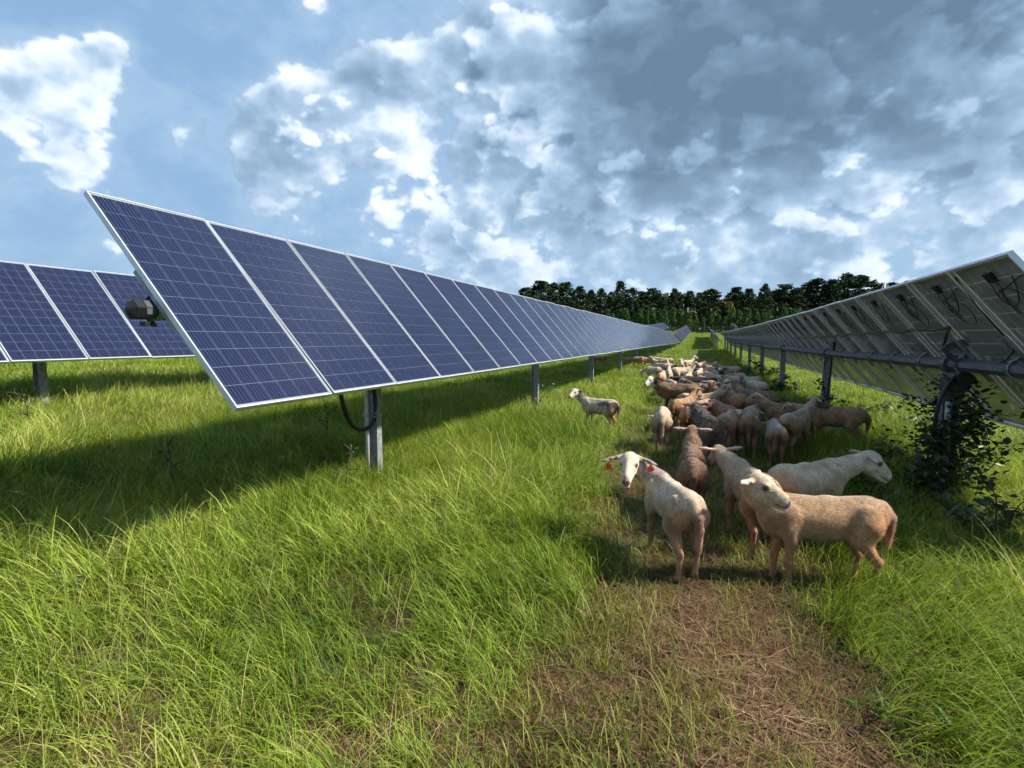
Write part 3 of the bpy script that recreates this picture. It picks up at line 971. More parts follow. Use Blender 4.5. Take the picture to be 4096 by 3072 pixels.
    if ewe:
        F.ell((0, -.21, .30 + U), (.060, .075, .055), .04)
    else:
        F.ell((0, -.03, .285 + U), (.02, .06, .02), .04)
        F.ell((0, -.33, .29 + U), (.042, .042, .06), .03)
    if tail:
        t0 = np.array((0, -.430, .550 + U)); t1 = np.array((tail_off * .3, -.495, .46 + U)); t2 = np.array((tail_off, -.492, .545 + U - tail * .55)); t3 = np.array((tail_off * 1.3, -.480, .545 + U - tail))
        F.cone(t0, t1, .042, .036, .035); F.cone(t1, t2, .036, .033, .010); F.cone(t2, t3, .033, .020 if vox < .02 else .026, .010)
    V, Q = F.mesh()
    # woolly fleece swells a little
    nrm = None
    # colour by region
    base, back, low, face, ear = (np.array(pal[k]) for k in ("base", "back", "low", "face", "ear"))
    zr = V[:, 2]; z = np.where(zr > .30, zr - U, zr * ((.30 - U) / .30)); y = V[:, 1]
    nz = vnoise3(V * 7 + seed * 3.1); nf = vnoise3(V * 22 + seed)
    ss = lambda a, b_, x: np.clip((x - a) / (b_ - a), 0, 1)[:, None]
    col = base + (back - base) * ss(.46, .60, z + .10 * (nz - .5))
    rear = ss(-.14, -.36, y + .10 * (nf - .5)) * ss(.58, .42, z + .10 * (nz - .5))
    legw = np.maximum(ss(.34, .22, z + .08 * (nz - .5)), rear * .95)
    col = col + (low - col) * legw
    col = col + (low * .7 - col) * ss(.315, .275, z) * ss(.14, .10, np.abs(V[:, 0])) * ss(.3, .2, np.abs(y + .02))      # darker underside of the belly
    if pal["patch"] is not None:
        pm = ss(.60, .68, nz + .25 * (nf - .5)) * ss(.35, .45, z)
        col = col + (np.array(pal["patch"]) - col) * pm
    dirt = ss(.50, .72, vnoise3(V * 4.3 + seed * 1.7) * .6 + nf * .4)
    col = col * (1 - dirt * np.array((.22, .26, .32)))
    L = (V - poll)
    hfv, hsv, huv = L @ hf / hs, L @ side / hs, L @ hu / hs
    inhead = ss(.175, .12, np.sqrt(hsv ** 2 + ((hfv - .09) * .8) ** 2 + huv ** 2)) * ss(-.05, .03, hfv)
    col = col + (face - col) * inhead
    if pal is DUNBLK:
        col = col + (np.array((.60, .56, .50)) - col) * ss(.02, .0, np.abs(hsv) - .02) * inhead
    if pal is PIED:
        col = col + (np.array((.55, .5, .45)) - col) * ss(.02, .05, huv) * inhead
    earm = ss(.062, .085, np.abs(hsv)) * ss(.14, .10, np.abs(hfv)) * ss(.10, .07, np.abs(huv)) * (np.linalg.norm(L, axis=1) < .24 * hs)[:, None]
    col = col + (ear - col) * earm
    nose = ss(.192, .206, hfv) * ss(.040, .030, np.abs(hsv)) * ss(-.065, -.052, huv)
    nosec = np.array((.045, .03, .03)) if pal in (RAM, DUNBLK, GREY, TAN) else np.array((.30, .17, .15))
    col = col + (nosec - col) * nose * .9
    nost = np.maximum(ss(.016, .009, np.linalg.norm(np.stack([np.abs(hsv) - .0145, hfv - .212, huv + .038], 1), axis=1)),
                      ss(.0065, .003, np.abs(huv + .064 + .06 * (hfv - .2))) * ss(.125, .15, hfv) * ss(.24, .22, hfv) * (np.abs(hsv) < .05)[:, None])
    col = col + (np.array((.03, .018, .016)) - col) * nost * .8
    eyr = ss(.026, .016, np.linalg.norm(np.stack([np.abs(hsv) - .048, hfv - .075, huv - .012], 1), axis=1))
    col = col + (np.array((.09, .06, .05)) - col) * eyr * .7
    hoof = ss(.044, .030, zr)
    col = col + (np.array((.05, .04, .035)) - col) * hoof
    vent = ss(.05, .02, np.abs(V[:, 0] - tail_off * .2) - .012) * ss(-.40, -.43, y) * ss(.50, .46, z) * ss(.30, .36, z)
    col = col + (np.array((.10, .05, .04)) - col) * vent * .55
    woolv = wool * (1 - inhead[:, 0]) * ss(.20, .30, z)[:, 0] * (1 - .7 * legw[:, 0])
    # fleece relief and skin folds as real relief
    N = np.zeros_like(V)
    e1 = V[Q[:, 2]] - V[Q[:, 0]]; e2 = V[Q[:, 3]] - V[Q[:, 1]]
    fnm = np.cross(e1, e2)
    for c in range(4): np.add.at(N, Q[:, c], fnm)
    N /= np.maximum(np.linalg.norm(N, axis=1), 1e-9)[:, None]
    relief = (vnoise3(V * 28 + seed) - .5) * .020 * woolv + (vnoise3(V * 12 + seed) - .5) * .008 * (1 - inhead[:, 0]) * ss(.2, .35, z)[:, 0]
    V = V + N * (relief + .010 * woolv)[:, None]
    me = bpy.data.meshes.new(name)
    me.from_pydata(V.tolist(), [], Q.tolist())
    me.polygons.foreach_set("use_smooth", np.ones(len(me.polygons), dtype=bool))
    me.materials.append(m_coat)
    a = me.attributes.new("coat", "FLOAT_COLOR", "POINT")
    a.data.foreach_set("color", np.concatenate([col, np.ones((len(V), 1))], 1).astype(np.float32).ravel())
    a = me.attributes.new("wool", "FLOAT", "POINT")
    a.data.foreach_set("value", woolv.astype(np.float32))
    me.update()
    info_f = fleece(V, Q, N, col, woolv, inhead[:, 0], earm[:, 0], zr, hf, hairs, hair_len, seed)
    ears.sort(key=lambda e: e[2])
    eyes = [(H(s * .0475, .075, .013), side * s) for s in (-1, 1)]
    info = dict(fleece=info_f, ears=ears, eyes=eyes, side=side, hf=hf, hu=hu, H=H, hs=hs)
    return me, info

eb_ = MB()
eye_pts = []
for i in range(7):
    t = -math.pi / 2 + math.pi * i / 6
    eye_pts.append(Vector((0, 0, .0125 * math.sin(t))))
eb_.tube(eye_pts, [max(.0006, .0125 * math.cos(-math.pi / 2 + math.pi * i / 6)) for i in range(7)], 10)
me_eye = eb_.mesh("eye", (m_eye,), True)

FLOCK = "flock of sheep walking between the panel rows"
cache = {}
def place_sheep(label, x, y, heading, pal, key=None, size=1.0, vox=.02, eyes=False, **kw):
    k = key or (id(pal), vox, tuple(sorted((a, str(b_)) for a, b_ in kw.items())))
    if k not in cache:
        cache[k] = sheep_mesh("sheep", pal, vox, **kw)
    me, info = cache[k]
    o = link("sheep", me, loc=(x, y, float(gz(x, y)) - .012))
    o.rotation_euler = (0, 0, R(heading))
    o.scale = (size, size, size)
    tag(o, label, "sheep", FLOCK)
    if info["fleece"] is not None:
        link("fleece", info["fleece"], o)
    if eyes:
        for p, s in info["eyes"]:
            e = link("eye", me_eye, o, loc=Vector(p) - Vector(s) * .004)
            e.scale = (info["hs"],) * 3
    return o, info

# the five nearest
HV = .0088
o, inf = place_sheep("white ewe with an orange ear tag looking back at the camera", -.17, 4.02, 24, dict(WHITE, ear=(.26, .19, .16)), size=0.87, vox=HV, hairs=30000, hair_len=.016, eyes=True, neck=(50, 38), head=(155, -16), head_fwd=.09, head_size=1.36, seed=3,  # ears darkened: the shade inside them is put into the ear colour
                     tail=.33, tail_off=.02, stance=[(.03, 0), (-.04, 0), (.0, 0), (.06, 0)], neck_len=.26, ear_droop=6, ear_back=-20)
for s, big in ((-1, True), (1, True)):
    Mx = Matrix((( -inf["side"][0] * s, inf["hf"][0], inf["hu"][0]), (-inf["side"][1] * s, inf["hf"][1], inf["hu"][1]), (-inf["side"][2] * s, inf["hf"][2], inf["hu"][2])))
    er = inf["ears"][0 if s < 0 else 1]
    tp = Vector(er[0] + er[1] * .095 * inf["hs"]) - Vector((0, 0, .008))
    poly = [(-.026, -.075), (.026, -.075), (.028, -.03), (.010, -.012), (.008, 0), (-.008, 0), (-.010, -.012), (-.028, -.03)]
    tm = MB().prism(poly, -.0012, .0012)
    t = link("ear_tag", tm.mesh("ear_tag", (m_tag,)), o)
    fw = Vector(inf["hf"]); zz = Vector((0, 0, 1)); xx = zz.cross(fw).normalized() if abs(fw.z) < .95 else Vector((1, 0, 0))
    nn = xx.cross(zz)
    t.matrix_basis = Matrix(((xx.x, zz.x, nn.x, tp.x), (xx.y, zz.y, nn.y, tp.y), (xx.z, zz.z, nn.z, tp.z), (0, 0, 0, 1)))
    t.location = tp + Vector(inf["hf"]) * .016
    # the number, cut as small dark bars: 71
    nm = MB()
    for sgn in (1,):
        zf_ = .0016 * sgn
        nm.box((-.013, -.032, zf_), (.018, .004, .0006)).box((-.008, -.050, zf_), (.004, .032, .0006), 0, Matrix.Rotation(R(-14), 3, "Z"))
        nm.box((.010, -.048, zf_), (.0045, .036, .0006)).box((.007, -.033, zf_), (.007, .004, .0006), 0, Matrix.Rotation(R(35), 3, "Z"))
        nm.box((.010, -.0675, zf_), (.014, .0035, .0006))
    link("tag_number", nm.mesh("tag_number", (m_ink,)), t)

place_sheep("woolly brown sheep walking away with both pale ears held out", -.05, 5.2, 2, BROWN, size=0.82, vox=HV, hairs=30000, hair_len=.016, neck=(0, 52), head=(2, -12), wool=.7, tail=.30, ewe=False, seed=5, neck_len=.26, ear_droop=-4, ear_back=8)
place_sheep("tan and white ewe facing away, half hidden behind the big tan sheep", .38, 4.60, 15, dict(CREAM, face=(.36, .22, .13)), size=0.88, vox=HV, hairs=30000, hair_len=.016, neck=(12, 14), head=(8, -15), wool=.25, tail=.26, seed=7, neck_len=.27, ear_droop=-3, ear_back=5)
place_sheep("large tan sheep standing side-on with its pale head turned back to the right", .745, 3.98, 99, RAM, size=0.865, vox=HV, hairs=30000, hair_len=.016, eyes=True, neck=(26, 44), head=(152, -13), head_fwd=.05, head_size=1.28, tail=.30, tail_off=-.0, ewe=False, seed=11, stance=[(-.02, 0), (.05, 0), (.0, 0), (.07, 0)], neck_len=.25, ear_back=8, ear_droop=-4, fat=.98)
place_sheep("pale sheep facing right beside the shaded grass, behind the large tan one", .84, 4.92, -48, WHITE, size=0.90, vox=HV, hairs=30000, hair_len=.016, eyes=True, neck=(-20, 18), head=(-30, -28), head_size=1.32, tail=.28, seed=13, neck_len=.25, ear_back=10, ear_droop=6)
# mid flock
MV = .0155
place_sheep("lone white sheep standing in the long grass left of the flock", -1.68, 9.7, 68, SPOT, size=0.80, vox=MV, hairs=9000, hair_len=.026, eyes=True, neck=(10, 42), head=(84, -12), tail=.30, seed=17, neck_len=.27)
place_sheep("dun sheep with a white face and black ears standing across the lane", -.45, 12.1, 86, DUNBLK, size=0.94, vox=MV, hairs=9000, hair_len=.026, eyes=True, neck=(14, 38), head=(60, -18), wool=.45, tail=.2, seed=19, fat=1.08, neck_len=.25)
place_sheep("plump white sheep seen from behind at the left edge of the near group", -.50, 8.15, 3, dict(WHITE, low=(.36, .22, .14)), size=0.88, vox=MV, hairs=9000, hair_len=.026, neck=(10, -30), head=(10, -60), tail=.38, seed=23, fat=1.12)
place_sheep("tan sheep with a plain rump just right of the plump white one", -.08, 8.95, -14, TAN, size=0.88, vox=MV, hairs=9000, hair_len=.026, neck=(-10, 10), head=(-20, -40), tail=.2, seed=29, fat=1.08)
place_sheep("reddish brown sheep raising its head behind the plain tan rump", -.28, 10.25, -22, RUST, size=0.84, vox=MV, hairs=9000, hair_len=.026, neck=(-10, 45), head=(-10, -20), tail=.2, seed=31)
place_sheep("dark woolly sheep with a pale rump in the middle of the near group", .10, 7.45, 10, DARK, size=0.93, vox=MV, hairs=9000, hair_len=.026, neck=(14, 24), head=(18, -25), wool=1.0, tail=0, seed=37, fat=1.12)
place_sheep("pale-headed sheep looking right over the dark woolly one", -.02, 10.9, -64, CREAM, size=0.88, vox=MV, hairs=9000, hair_len=.026, eyes=True, neck=(0, 45), head=(-30, -28), seed=41)
place_sheep("rusty sheep squeezed behind the dark woolly one", .36, 9.35, 20, RUST, size=0.84, vox=MV, hairs=9000, hair_len=.026, neck=(0, 5), head=(0, -45), wool=.4, seed=43)
place_sheep("cream sheep with tan hind legs right of the dark woolly one", .38, 8.25, -14, CREAM, size=0.86, vox=MV, hairs=9000, hair_len=.026, neck=(-8, 0), head=(-8, -50), tail=.3, seed=47)
place_sheep("tan sheep with a long tail seen from behind in the shade", .66, 8.3, -6, TAN, size=0.89, vox=MV, hairs=9000, hair_len=.026, neck=(0, -10), head=(0, -55), tail=.36, seed=53, fat=1.04)
place_sheep("small pale-backed sheep peeping up beyond the long-tailed tan one", .80, 9.5, -16, CREAM, size=0.82, vox=MV, hairs=9000, hair_len=.026, neck=(0, 10), head=(0, -40), seed=59)
place_sheep("small pinkish tan sheep with a thick swinging tail, seen from behind", .94, 7.9, -3, dict(TAN, base=(.38, .28, .21), back=(.36, .30, .26)), size=0.80, vox=MV, hairs=9000, hair_len=.026, neck=(0, -15), head=(0, -55), tail=.36, tail_off=-.03, seed=61)
place_sheep("sheep with dark cheeks turning its head right beside the shrubs", 1.24, 8.4, -26, dict(CREAM, face=(.20, .13, .09)), size=0.89, vox=MV, hairs=9000, hair_len=.026, eyes=True, neck=(-30, 45), head=(-44, -12), tail=.34, seed=67, neck_len=.28)
place_sheep("tan sheep facing left with raised head behind the one by the shrubs", 1.36, 9.55, 82, TAN, size=0.86, vox=MV, hairs=9000, hair_len=.026, eyes=True, neck=(4, 42), head=(16, -14), seed=71, neck_len=.26)
place_sheep("tan sheep with its rump against the sunlit grass by the second post", 1.88, 9.3, 74, TAN, size=0.88, vox=MV, hairs=9000, hair_len=.026, neck=(0, 10), head=(0, -30), tail=.32, seed=73)
place_sheep("orange brown sheep with a curled tail beside the grey woolly one", .52, 11.15, 38, RUST, size=0.90, vox=MV, hairs=9000, hair_len=.026, eyes=True, neck=(10, 50), head=(-60, -20), tail=.30, seed=79, fat=1.02)
place_sheep("grey woolly sheep facing away left at the right of the flock", .98, 11.45, 52, GREY, size=0.93, vox=MV, hairs=9000, hair_len=.026, neck=(-30, 40), head=(-40, -15), wool=1.0, tail=.12, seed=83, fat=1.12)
place_sheep("dark brown sheep behind the rump of the dun one", .12, 13.1, 62, DARK, size=0.86, vox=MV, hairs=9000, hair_len=.026, neck=(10, 30), head=(20, -25), wool=.6, seed=89)
place_sheep("brown curly sheep between the orange brown and pinkish ones", .50, 12.4, 64, BROWN, size=0.84, vox=MV, hairs=9000, hair_len=.026, neck=(0, 20), head=(10, -40), wool=1.0, seed=97)
place_sheep("big white rump at the right edge of the flock", 1.30, 14.3, 16, WHITE, size=0.90, vox=MV, hairs=9000, hair_len=.026, neck=(0, 0), head=(0, -50), tail=.2, seed=101, fat=1.1)
place_sheep("grey and white dappled sheep standing across behind the big white rump", 1.12, 16.0, 78, SPOT, size=0.90, vox=MV, hairs=9000, hair_len=.026, neck=(0, 10), head=(10, -40), seed=103, fat=1.05)
place_sheep("black-faced sheep with a white cap facing the camera", .88, 17.3, 128, PIED, size=0.91, vox=MV, hairs=9000, hair_len=.026, neck=(20, 45), head=(40, -20), seed=107)
place_sheep("pinkish white sheep with a long tan tail in the middle of the flock", .62, 15.0, -4, WHITE, size=0.88, vox=MV, hairs=9000, hair_len=.026, neck=(0, 0), head=(0, -50), tail=.38, seed=109, fat=1.06)
place_sheep("grey white sheep in front of the pinkish one", .30, 14.1, 12, dict(WHITE, back=(.48, .48, .46)), size=0.86, vox=MV, hairs=9000, hair_len=.026, neck=(0, 0), head=(0, -50), seed=113)
place_sheep("black sheep standing across the middle of the flock", -.06, 14.9, 82, BLACK, size=0.93, vox=MV, hairs=9000, hair_len=.026, neck=(0, 5), head=(0, -40), seed=127, fat=1.1)
place_sheep("pale freckled rump behind the dun sheep's back", -.66, 14.1, 12, dict(SPOT, patch=(.30, .22, .16)), size=0.88, vox=MV, hairs=9000, hair_len=.026, neck=(0, 0), head=(0, -50), seed=131, fat=1.06)
# far flock: poses shared, colours differ
FV = .022
FAR = [
 ("white sheep grazing at the far left of the flock", -1.78, 22.4, 58, WHITE, "graze"), ("white sheep standing close behind the far left grazer", -1.55, 23.8, 48, CREAM, "graze"),
 ("sunlit sheep with an orange tail at the left of the far group", -1.15, 17.8, -4, CREAM, "walk"), ("white sheep facing left near the left posts", -1.98, 29.0, 74, SPOT, "up"),
 ("white rump just beyond the sheep near the left posts", -1.78, 30.4, 66, WHITE, "walk"), ("white sheep with raised head beside the small black one", -1.30, 25.0, 14, WHITE, "up"),
 ("small black sheep in the far left of the flock", -1.02, 24.2, 12, BLACK, "graze"), ("pale sheep with its head held high in the far group", -.70, 23.3, 8, WHITE, "up"),
 ("white sheep farthest up the lane looking right", -.62, 28.2, -32, WHITE, "upright"), ("cream sheep right of the head-high pale one", -.24, 25.4, -30, CREAM, "walk"),
 ("brown sheep at the back edge of the flock", .08, 27.0, -10, BROWN, "walk"), ("tan sheep at the back right edge of the flock", .28, 24.8, 20, TAN, "graze"),
 ("white sheep with pricked ears among the sunlit ones", -1.02, 19.4, 2, WHITE, "up"), ("pale rump in the sunlit row behind the dun sheep", -.82, 16.7, 4, SPOT, "graze"),
 ("dark-faced white sheep turned sideways in the far group", -.62, 20.6, -60, PIED, "up"), ("cream sheep seen from behind next to the black one", -.36, 17.4, -6, CREAM, "walk"),
 ("orange tan sheep deep in the far group", -.44, 22.0, 10, TAN, "up"), ("tall black sheep behind the white ones in the far group", -.14, 21.6, 18, BLACK, "walk"),
 ("white sheep with a dark streak on its rump", -.06, 19.6, -8, WHITE, "walk"), ("white sheep wedged behind the black one that stands across", .06, 16.7, 20, CREAM, "graze"),
 ("small curly white sheep in the middle right of the far group", .22, 18.9, 6, WHITE, "walk"), ("grey white sheep beside the big one with black patches", .36, 21.6, 14, SPOT, "walk"),
 ("big white sheep with black patches by its head, facing left", 1.0, 22.6, 96, dict(SPOT, ear=(.03, .02, .02)), "up"), ("cream sheep with wide ears facing away at the right", .56, 19.0, 32, CREAM, "up"),
 ("brownish white sheep in the shade right of the black one", .40, 17.0, 12, GREY, "walk"),
 ("reddish sheep grazing beyond the left posts", -5.4, 31.0, 92, BROWN, "graze"), ("grey sheep grazing behind the third left post", -4.0, 32.6, 82, GREY, "graze"),
 ("tan sheep grazing between the third and fourth left posts", -3.3, 31.0, 76, TAN, "graze"), ("cream sheep with its rump by the fourth left post", -2.75, 31.4, 66, CREAM, "graze"),
]
POSES = dict(graze=dict(neck=(0, -25), head=(0, -62), tail=.28, fat=1.05, seed=201), walk=dict(neck=(4, 12), head=(0, -35), tail=.30, fat=1.05, seed=211),
             up=dict(neck=(8, 50), head=(12, -14), tail=.26, seed=221), upright=dict(neck=(-20, 58), head=(-50, -10), tail=.26, seed=231))
for i, (lab, x, y, hd, pal, pose) in enumerate(FAR):
    kw = dict(POSES[pose]); kw["seed"] += (i % 3) * 7
    pk = [(v if v is None else tuple(v)) for v in pal.values()]
    place_sheep(lab, x, y, hd, pal, key=(pose, str(pk), i % 3), size=.80 + .10 * ((i * 37) % 10) / 10, vox=FV, **kw)

# ------------------------------------------------------------------ grass: clumps of blades set out by geometry nodes
def grass_mat(name, stops, trans=0.35, rough=0.55, patch=None):
    m, nt, b = material(name)
    at = nt.new("ShaderNodeAttribute", attribute_name="blade").outputs["Color"]
    sc = nt.new("ShaderNodeSeparateColor"); nt.put(sc.inputs[0], at)
    oi = nt.new("ShaderNodeObjectInfo")
    geo = nt.new("ShaderNodeNewGeometry").outputs["Position"]
    nz = nt.noise(geo, 0.55, 3, 0.55)
    f = nt.math("ADD", nt.math("MULTIPLY", sc.outputs[0], 0.50), nt.math("ADD", nt.math("MULTIPLY", oi.outputs["Random"], 0.20), nt.math("MULTIPLY", nt.maprange(nz, 0.32, 0.68), 0.30)))
    col = nt.ramp(f, stops)
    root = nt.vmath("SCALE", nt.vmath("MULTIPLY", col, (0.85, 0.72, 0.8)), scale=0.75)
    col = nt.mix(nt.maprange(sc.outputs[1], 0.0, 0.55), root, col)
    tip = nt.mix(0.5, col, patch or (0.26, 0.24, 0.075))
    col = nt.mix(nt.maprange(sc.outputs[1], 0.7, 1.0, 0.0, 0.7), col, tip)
    nt.put(b.inputs["Base Color"], col)
    b.inputs["Roughness"].default_value = rough
    b.inputs["Specular IOR Level"].default_value = 0.22
    tr = nt.new("ShaderNodeBsdfTranslucent")
    nt.put(tr.inputs[0], nt.vmath("MULTIPLY", col, (1.15, 1.15, 0.7)))
    mx = nt.new("ShaderNodeMixShader"); mx.inputs[0].default_value = trans
    nt.l.new(b.outputs[0], mx.inputs[1]); nt.l.new(tr.outputs[0], mx.inputs[2])
    nt.l.new(mx.outputs[0], nt.n["Material Output"].inputs[0])
    return m

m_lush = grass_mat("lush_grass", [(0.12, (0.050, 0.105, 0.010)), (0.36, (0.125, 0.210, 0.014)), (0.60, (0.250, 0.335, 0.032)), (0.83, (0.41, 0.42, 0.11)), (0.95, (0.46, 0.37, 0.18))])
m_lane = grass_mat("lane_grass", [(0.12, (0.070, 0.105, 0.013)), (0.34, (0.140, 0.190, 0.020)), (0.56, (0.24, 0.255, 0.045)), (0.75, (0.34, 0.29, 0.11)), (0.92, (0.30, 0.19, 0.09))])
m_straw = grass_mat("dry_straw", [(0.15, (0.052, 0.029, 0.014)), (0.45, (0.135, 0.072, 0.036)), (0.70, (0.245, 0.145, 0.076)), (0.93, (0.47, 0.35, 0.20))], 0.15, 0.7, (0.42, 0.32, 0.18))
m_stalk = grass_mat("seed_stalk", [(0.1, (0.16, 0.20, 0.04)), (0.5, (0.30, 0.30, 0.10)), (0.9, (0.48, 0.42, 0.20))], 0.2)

proto = bpy.data.collections.new("grass_prototypes")

def clump(name, mat, n, rad, h0, h1, wdt, lean, droop, seed, seg=5, flat=False, comb=0.0):
    """comb: how strongly blades lean to local +X; droop: curl of the tip"""
    r = np.random.default_rng(seed)
    v, f, colr = [], [], []
    for i in range(n):
        a = r.uniform(0, 2 * math.pi); q = rad * math.sqrt(r.uniform())
        p = np.array((q * math.cos(a), q * math.sin(a), 0.0))
        hh = r.uniform(h0, h1) * (0.55 + 0.45 * r.uniform())
        th = r.uniform(-math.pi, math.pi) * (1 - comb) + r.normal(0, .35) * comb
        d = np.array((math.cos(th), math.sin(th), 0))
        le = abs(r.normal(lean, lean * .5)); dp = abs(r.normal(droop, droop * .5))
        w = wdt * r.uniform(.6, 1.25)
        face = r.uniform(-1.2, 1.2)
        side = np.array((-math.sin(th + face), math.cos(th + face), 0))
        pts = []
        ang = math.pi / 2 - le if not flat else r.uniform(.0, .12)
        pos = p.copy()
        if flat: pos[2] = r.uniform(.004, .035)
        curve = r.normal(0, .35)
        for k in range(seg + 1):
            pts.append(pos.copy())
            t = (k + .5) / seg
            an = ang - dp * t * t * 1.5 if not flat else ang - .22 * t
            th2 = th + curve * t
            d2 = np.array((math.cos(th2), math.sin(th2), 0))
            pos = pos + (d2 * math.cos(an) + np.array((0, 0, math.sin(an)))) * hh / seg
            pos[2] = max(pos[2], .006)
        n0 = len(v)
        rb = r.uniform()
        for k, pt in enumerate(pts):
            t = k / seg
            ww = w * (1 - t ** 1.8 * .9) * (.75 + .25 * min(1, t * 4))
            v.append(pt - side * ww / 2); v.append(pt + side * ww / 2)
            colr += [(rb, t, 0, 1)] * 2
        for k in range(seg):
            f.append((n0 + 2 * k, n0 + 2 * k + 1, n0 + 2 * k + 3, n0 + 2 * k + 2))
    me = new_mesh(name, v, f, (mat,), smooth=True)
    at = me.attributes.new("blade", "FLOAT_COLOR", "POINT")
    at.data.foreach_set("color", np.asarray(colr, np.float32).ravel())
    o = bpy.data.objects.new(name, me)
    return o

def make_collection(name, objs):
    c = bpy.data.collections.new(name)
    for k, o in enumerate(objs):
        o.name = "%s_%02d" % (name, k)
        c.objects.link(o)
    return c

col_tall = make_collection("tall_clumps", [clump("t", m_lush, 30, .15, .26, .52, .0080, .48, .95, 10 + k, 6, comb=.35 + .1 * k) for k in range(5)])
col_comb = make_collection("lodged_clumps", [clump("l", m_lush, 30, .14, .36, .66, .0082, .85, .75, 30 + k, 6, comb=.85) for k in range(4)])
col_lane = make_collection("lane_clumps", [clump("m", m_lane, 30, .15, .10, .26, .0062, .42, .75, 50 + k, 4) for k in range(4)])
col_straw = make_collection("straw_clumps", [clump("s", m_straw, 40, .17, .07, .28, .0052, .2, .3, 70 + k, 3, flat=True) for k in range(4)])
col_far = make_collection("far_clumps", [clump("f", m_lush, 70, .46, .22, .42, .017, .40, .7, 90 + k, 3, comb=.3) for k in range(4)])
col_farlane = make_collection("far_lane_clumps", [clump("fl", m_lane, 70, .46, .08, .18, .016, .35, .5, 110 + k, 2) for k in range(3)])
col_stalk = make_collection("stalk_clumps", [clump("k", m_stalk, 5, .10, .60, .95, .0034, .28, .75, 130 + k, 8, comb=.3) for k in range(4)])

def scatter(name, label, coll, pts, rot, scl, zsc, idx):
    me = bpy.data.meshes.new(name)
    me.vertices.add(len(pts))
    me.vertices.foreach_set("co", np.asarray(pts, np.float32).ravel())
    def attr(n, t, key, val):
        a = me.attributes.new(n, t, "POINT"); a.data.foreach_set(key, val)
    attr("rot", "FLOAT_VECTOR", "vector", np.asarray(rot, np.float32).ravel())
    attr("scl", "FLOAT_VECTOR", "vector", np.stack([scl, scl, scl * zsc], 1).astype(np.float32).ravel())
    attr("pick", "INT", "value", np.asarray(idx, np.int32))
    o = tag(link(name, me), label, None, None, "stuff")
    ng = bpy.data.node_groups.new(name + "_nodes", "GeometryNodeTree")
    ng.interface.new_socket("Geometry", in_out="INPUT", socket_type="NodeSocketGeometry")
    ng.interface.new_socket("Geometry", in_out="OUTPUT", socket_type="NodeSocketGeometry")
    gi = ng.nodes.new("NodeGroupInput"); go = ng.nodes.new("NodeGroupOutput")
    m2p = ng.nodes.new("GeometryNodeMeshToPoints")
    ci = ng.nodes.new("GeometryNodeCollectionInfo")
    ci.inputs["Collection"].default_value = coll
    ci.inputs["Separate Children"].default_value = True
    ci.inputs["Reset Children"].default_value = True
    iop = ng.nodes.new("GeometryNodeInstanceOnPoints")
    iop.inputs["Pick Instance"].default_value = True
    def named(n, t):
        a = ng.nodes.new("GeometryNodeInputNamedAttribute"); a.data_type = t; a.inputs["Name"].default_value = n
        return a.outputs[0]
    L = ng.links.new
    L(gi.outputs[0], m2p.inputs[0]); L(m2p.outputs[0], iop.inputs["Points"]); L(ci.outputs[0], iop.inputs["Instance"])
    L(named("rot", "FLOAT_VECTOR"), iop.inputs["Rotation"]); L(named("scl", "FLOAT_VECTOR"), iop.inputs["Scale"]); L(named("pick", "INT"), iop.inputs["Instance Index"])
    L(iop.outputs[0], go.inputs[0])
    md = o.modifiers.new("scatter", "NODES"); md.node_group = ng
    return o

def wedge(n, r0, r1, power, seed, half=57):
    """points round the camera, denser near; power 2 = even over the ground"""
    r = np.random.default_rng(seed)
    u = r.uniform(size=n)
    rr = (r0 ** power + u * (r1 ** power - r0 ** power)) ** (1 / power)
    az = CAM_YAW + np.radians(r.uniform(-half, half, n))
    return -np.sin(az) * rr, np.cos(az) * rr, rr, r

def place(x, y): return np.stack([x, y, gz(x, y) - .01], 1)
def yaw(a): return np.stack([0 * a, 0 * a, a], 1)
def flow(x, y):
    """direction in which long grass has been laid over"""
    return 2.2 * math.pi * (vnoise2(x * .35 + 11, y * .35 + 5) - .5) * 1.4 + np.where(x > .9, -1.0, .6 * math.pi)

# 1 tall grass left and right of the lane
x, y, rr, r = wedge(13500, 1.25, 15, 1.35, 1)
pth, dry = zone_path(x, y), zone_dry(x, y)
hum = vnoise2(x * 1.1 + 2, y * 1.1 + 8)
keep = (r.uniform(size=len(x)) > pth * 1.02) & (r.uniform(size=len(x)) > dry * .9) & (y > .6)
x, y, rr, hum, pth = x[keep], y[keep], rr[keep], hum[keep], pth[keep]
near_low = .62 + .38 * sstep(2.2, 4.2, rr)
s = (.55 + .65 * hum) * near_low * (1 - .50 * pth) * (.55 + .45 * sstep(.55, 1.6, np.abs(x - .25))) * r.uniform(.75, 1.2, len(x)) * (1 + .02 * np.maximum(rr - 5, 0))
scatter("tall_grass", "tall fresh green grass on both sides of the trodden lane", col_tall, place(x, y), yaw(flow(x, y) + r.normal(0, 1.0, len(x))), s, r.uniform(.8, 1.2, len(x)), r.integers(0, 5, len(x)))

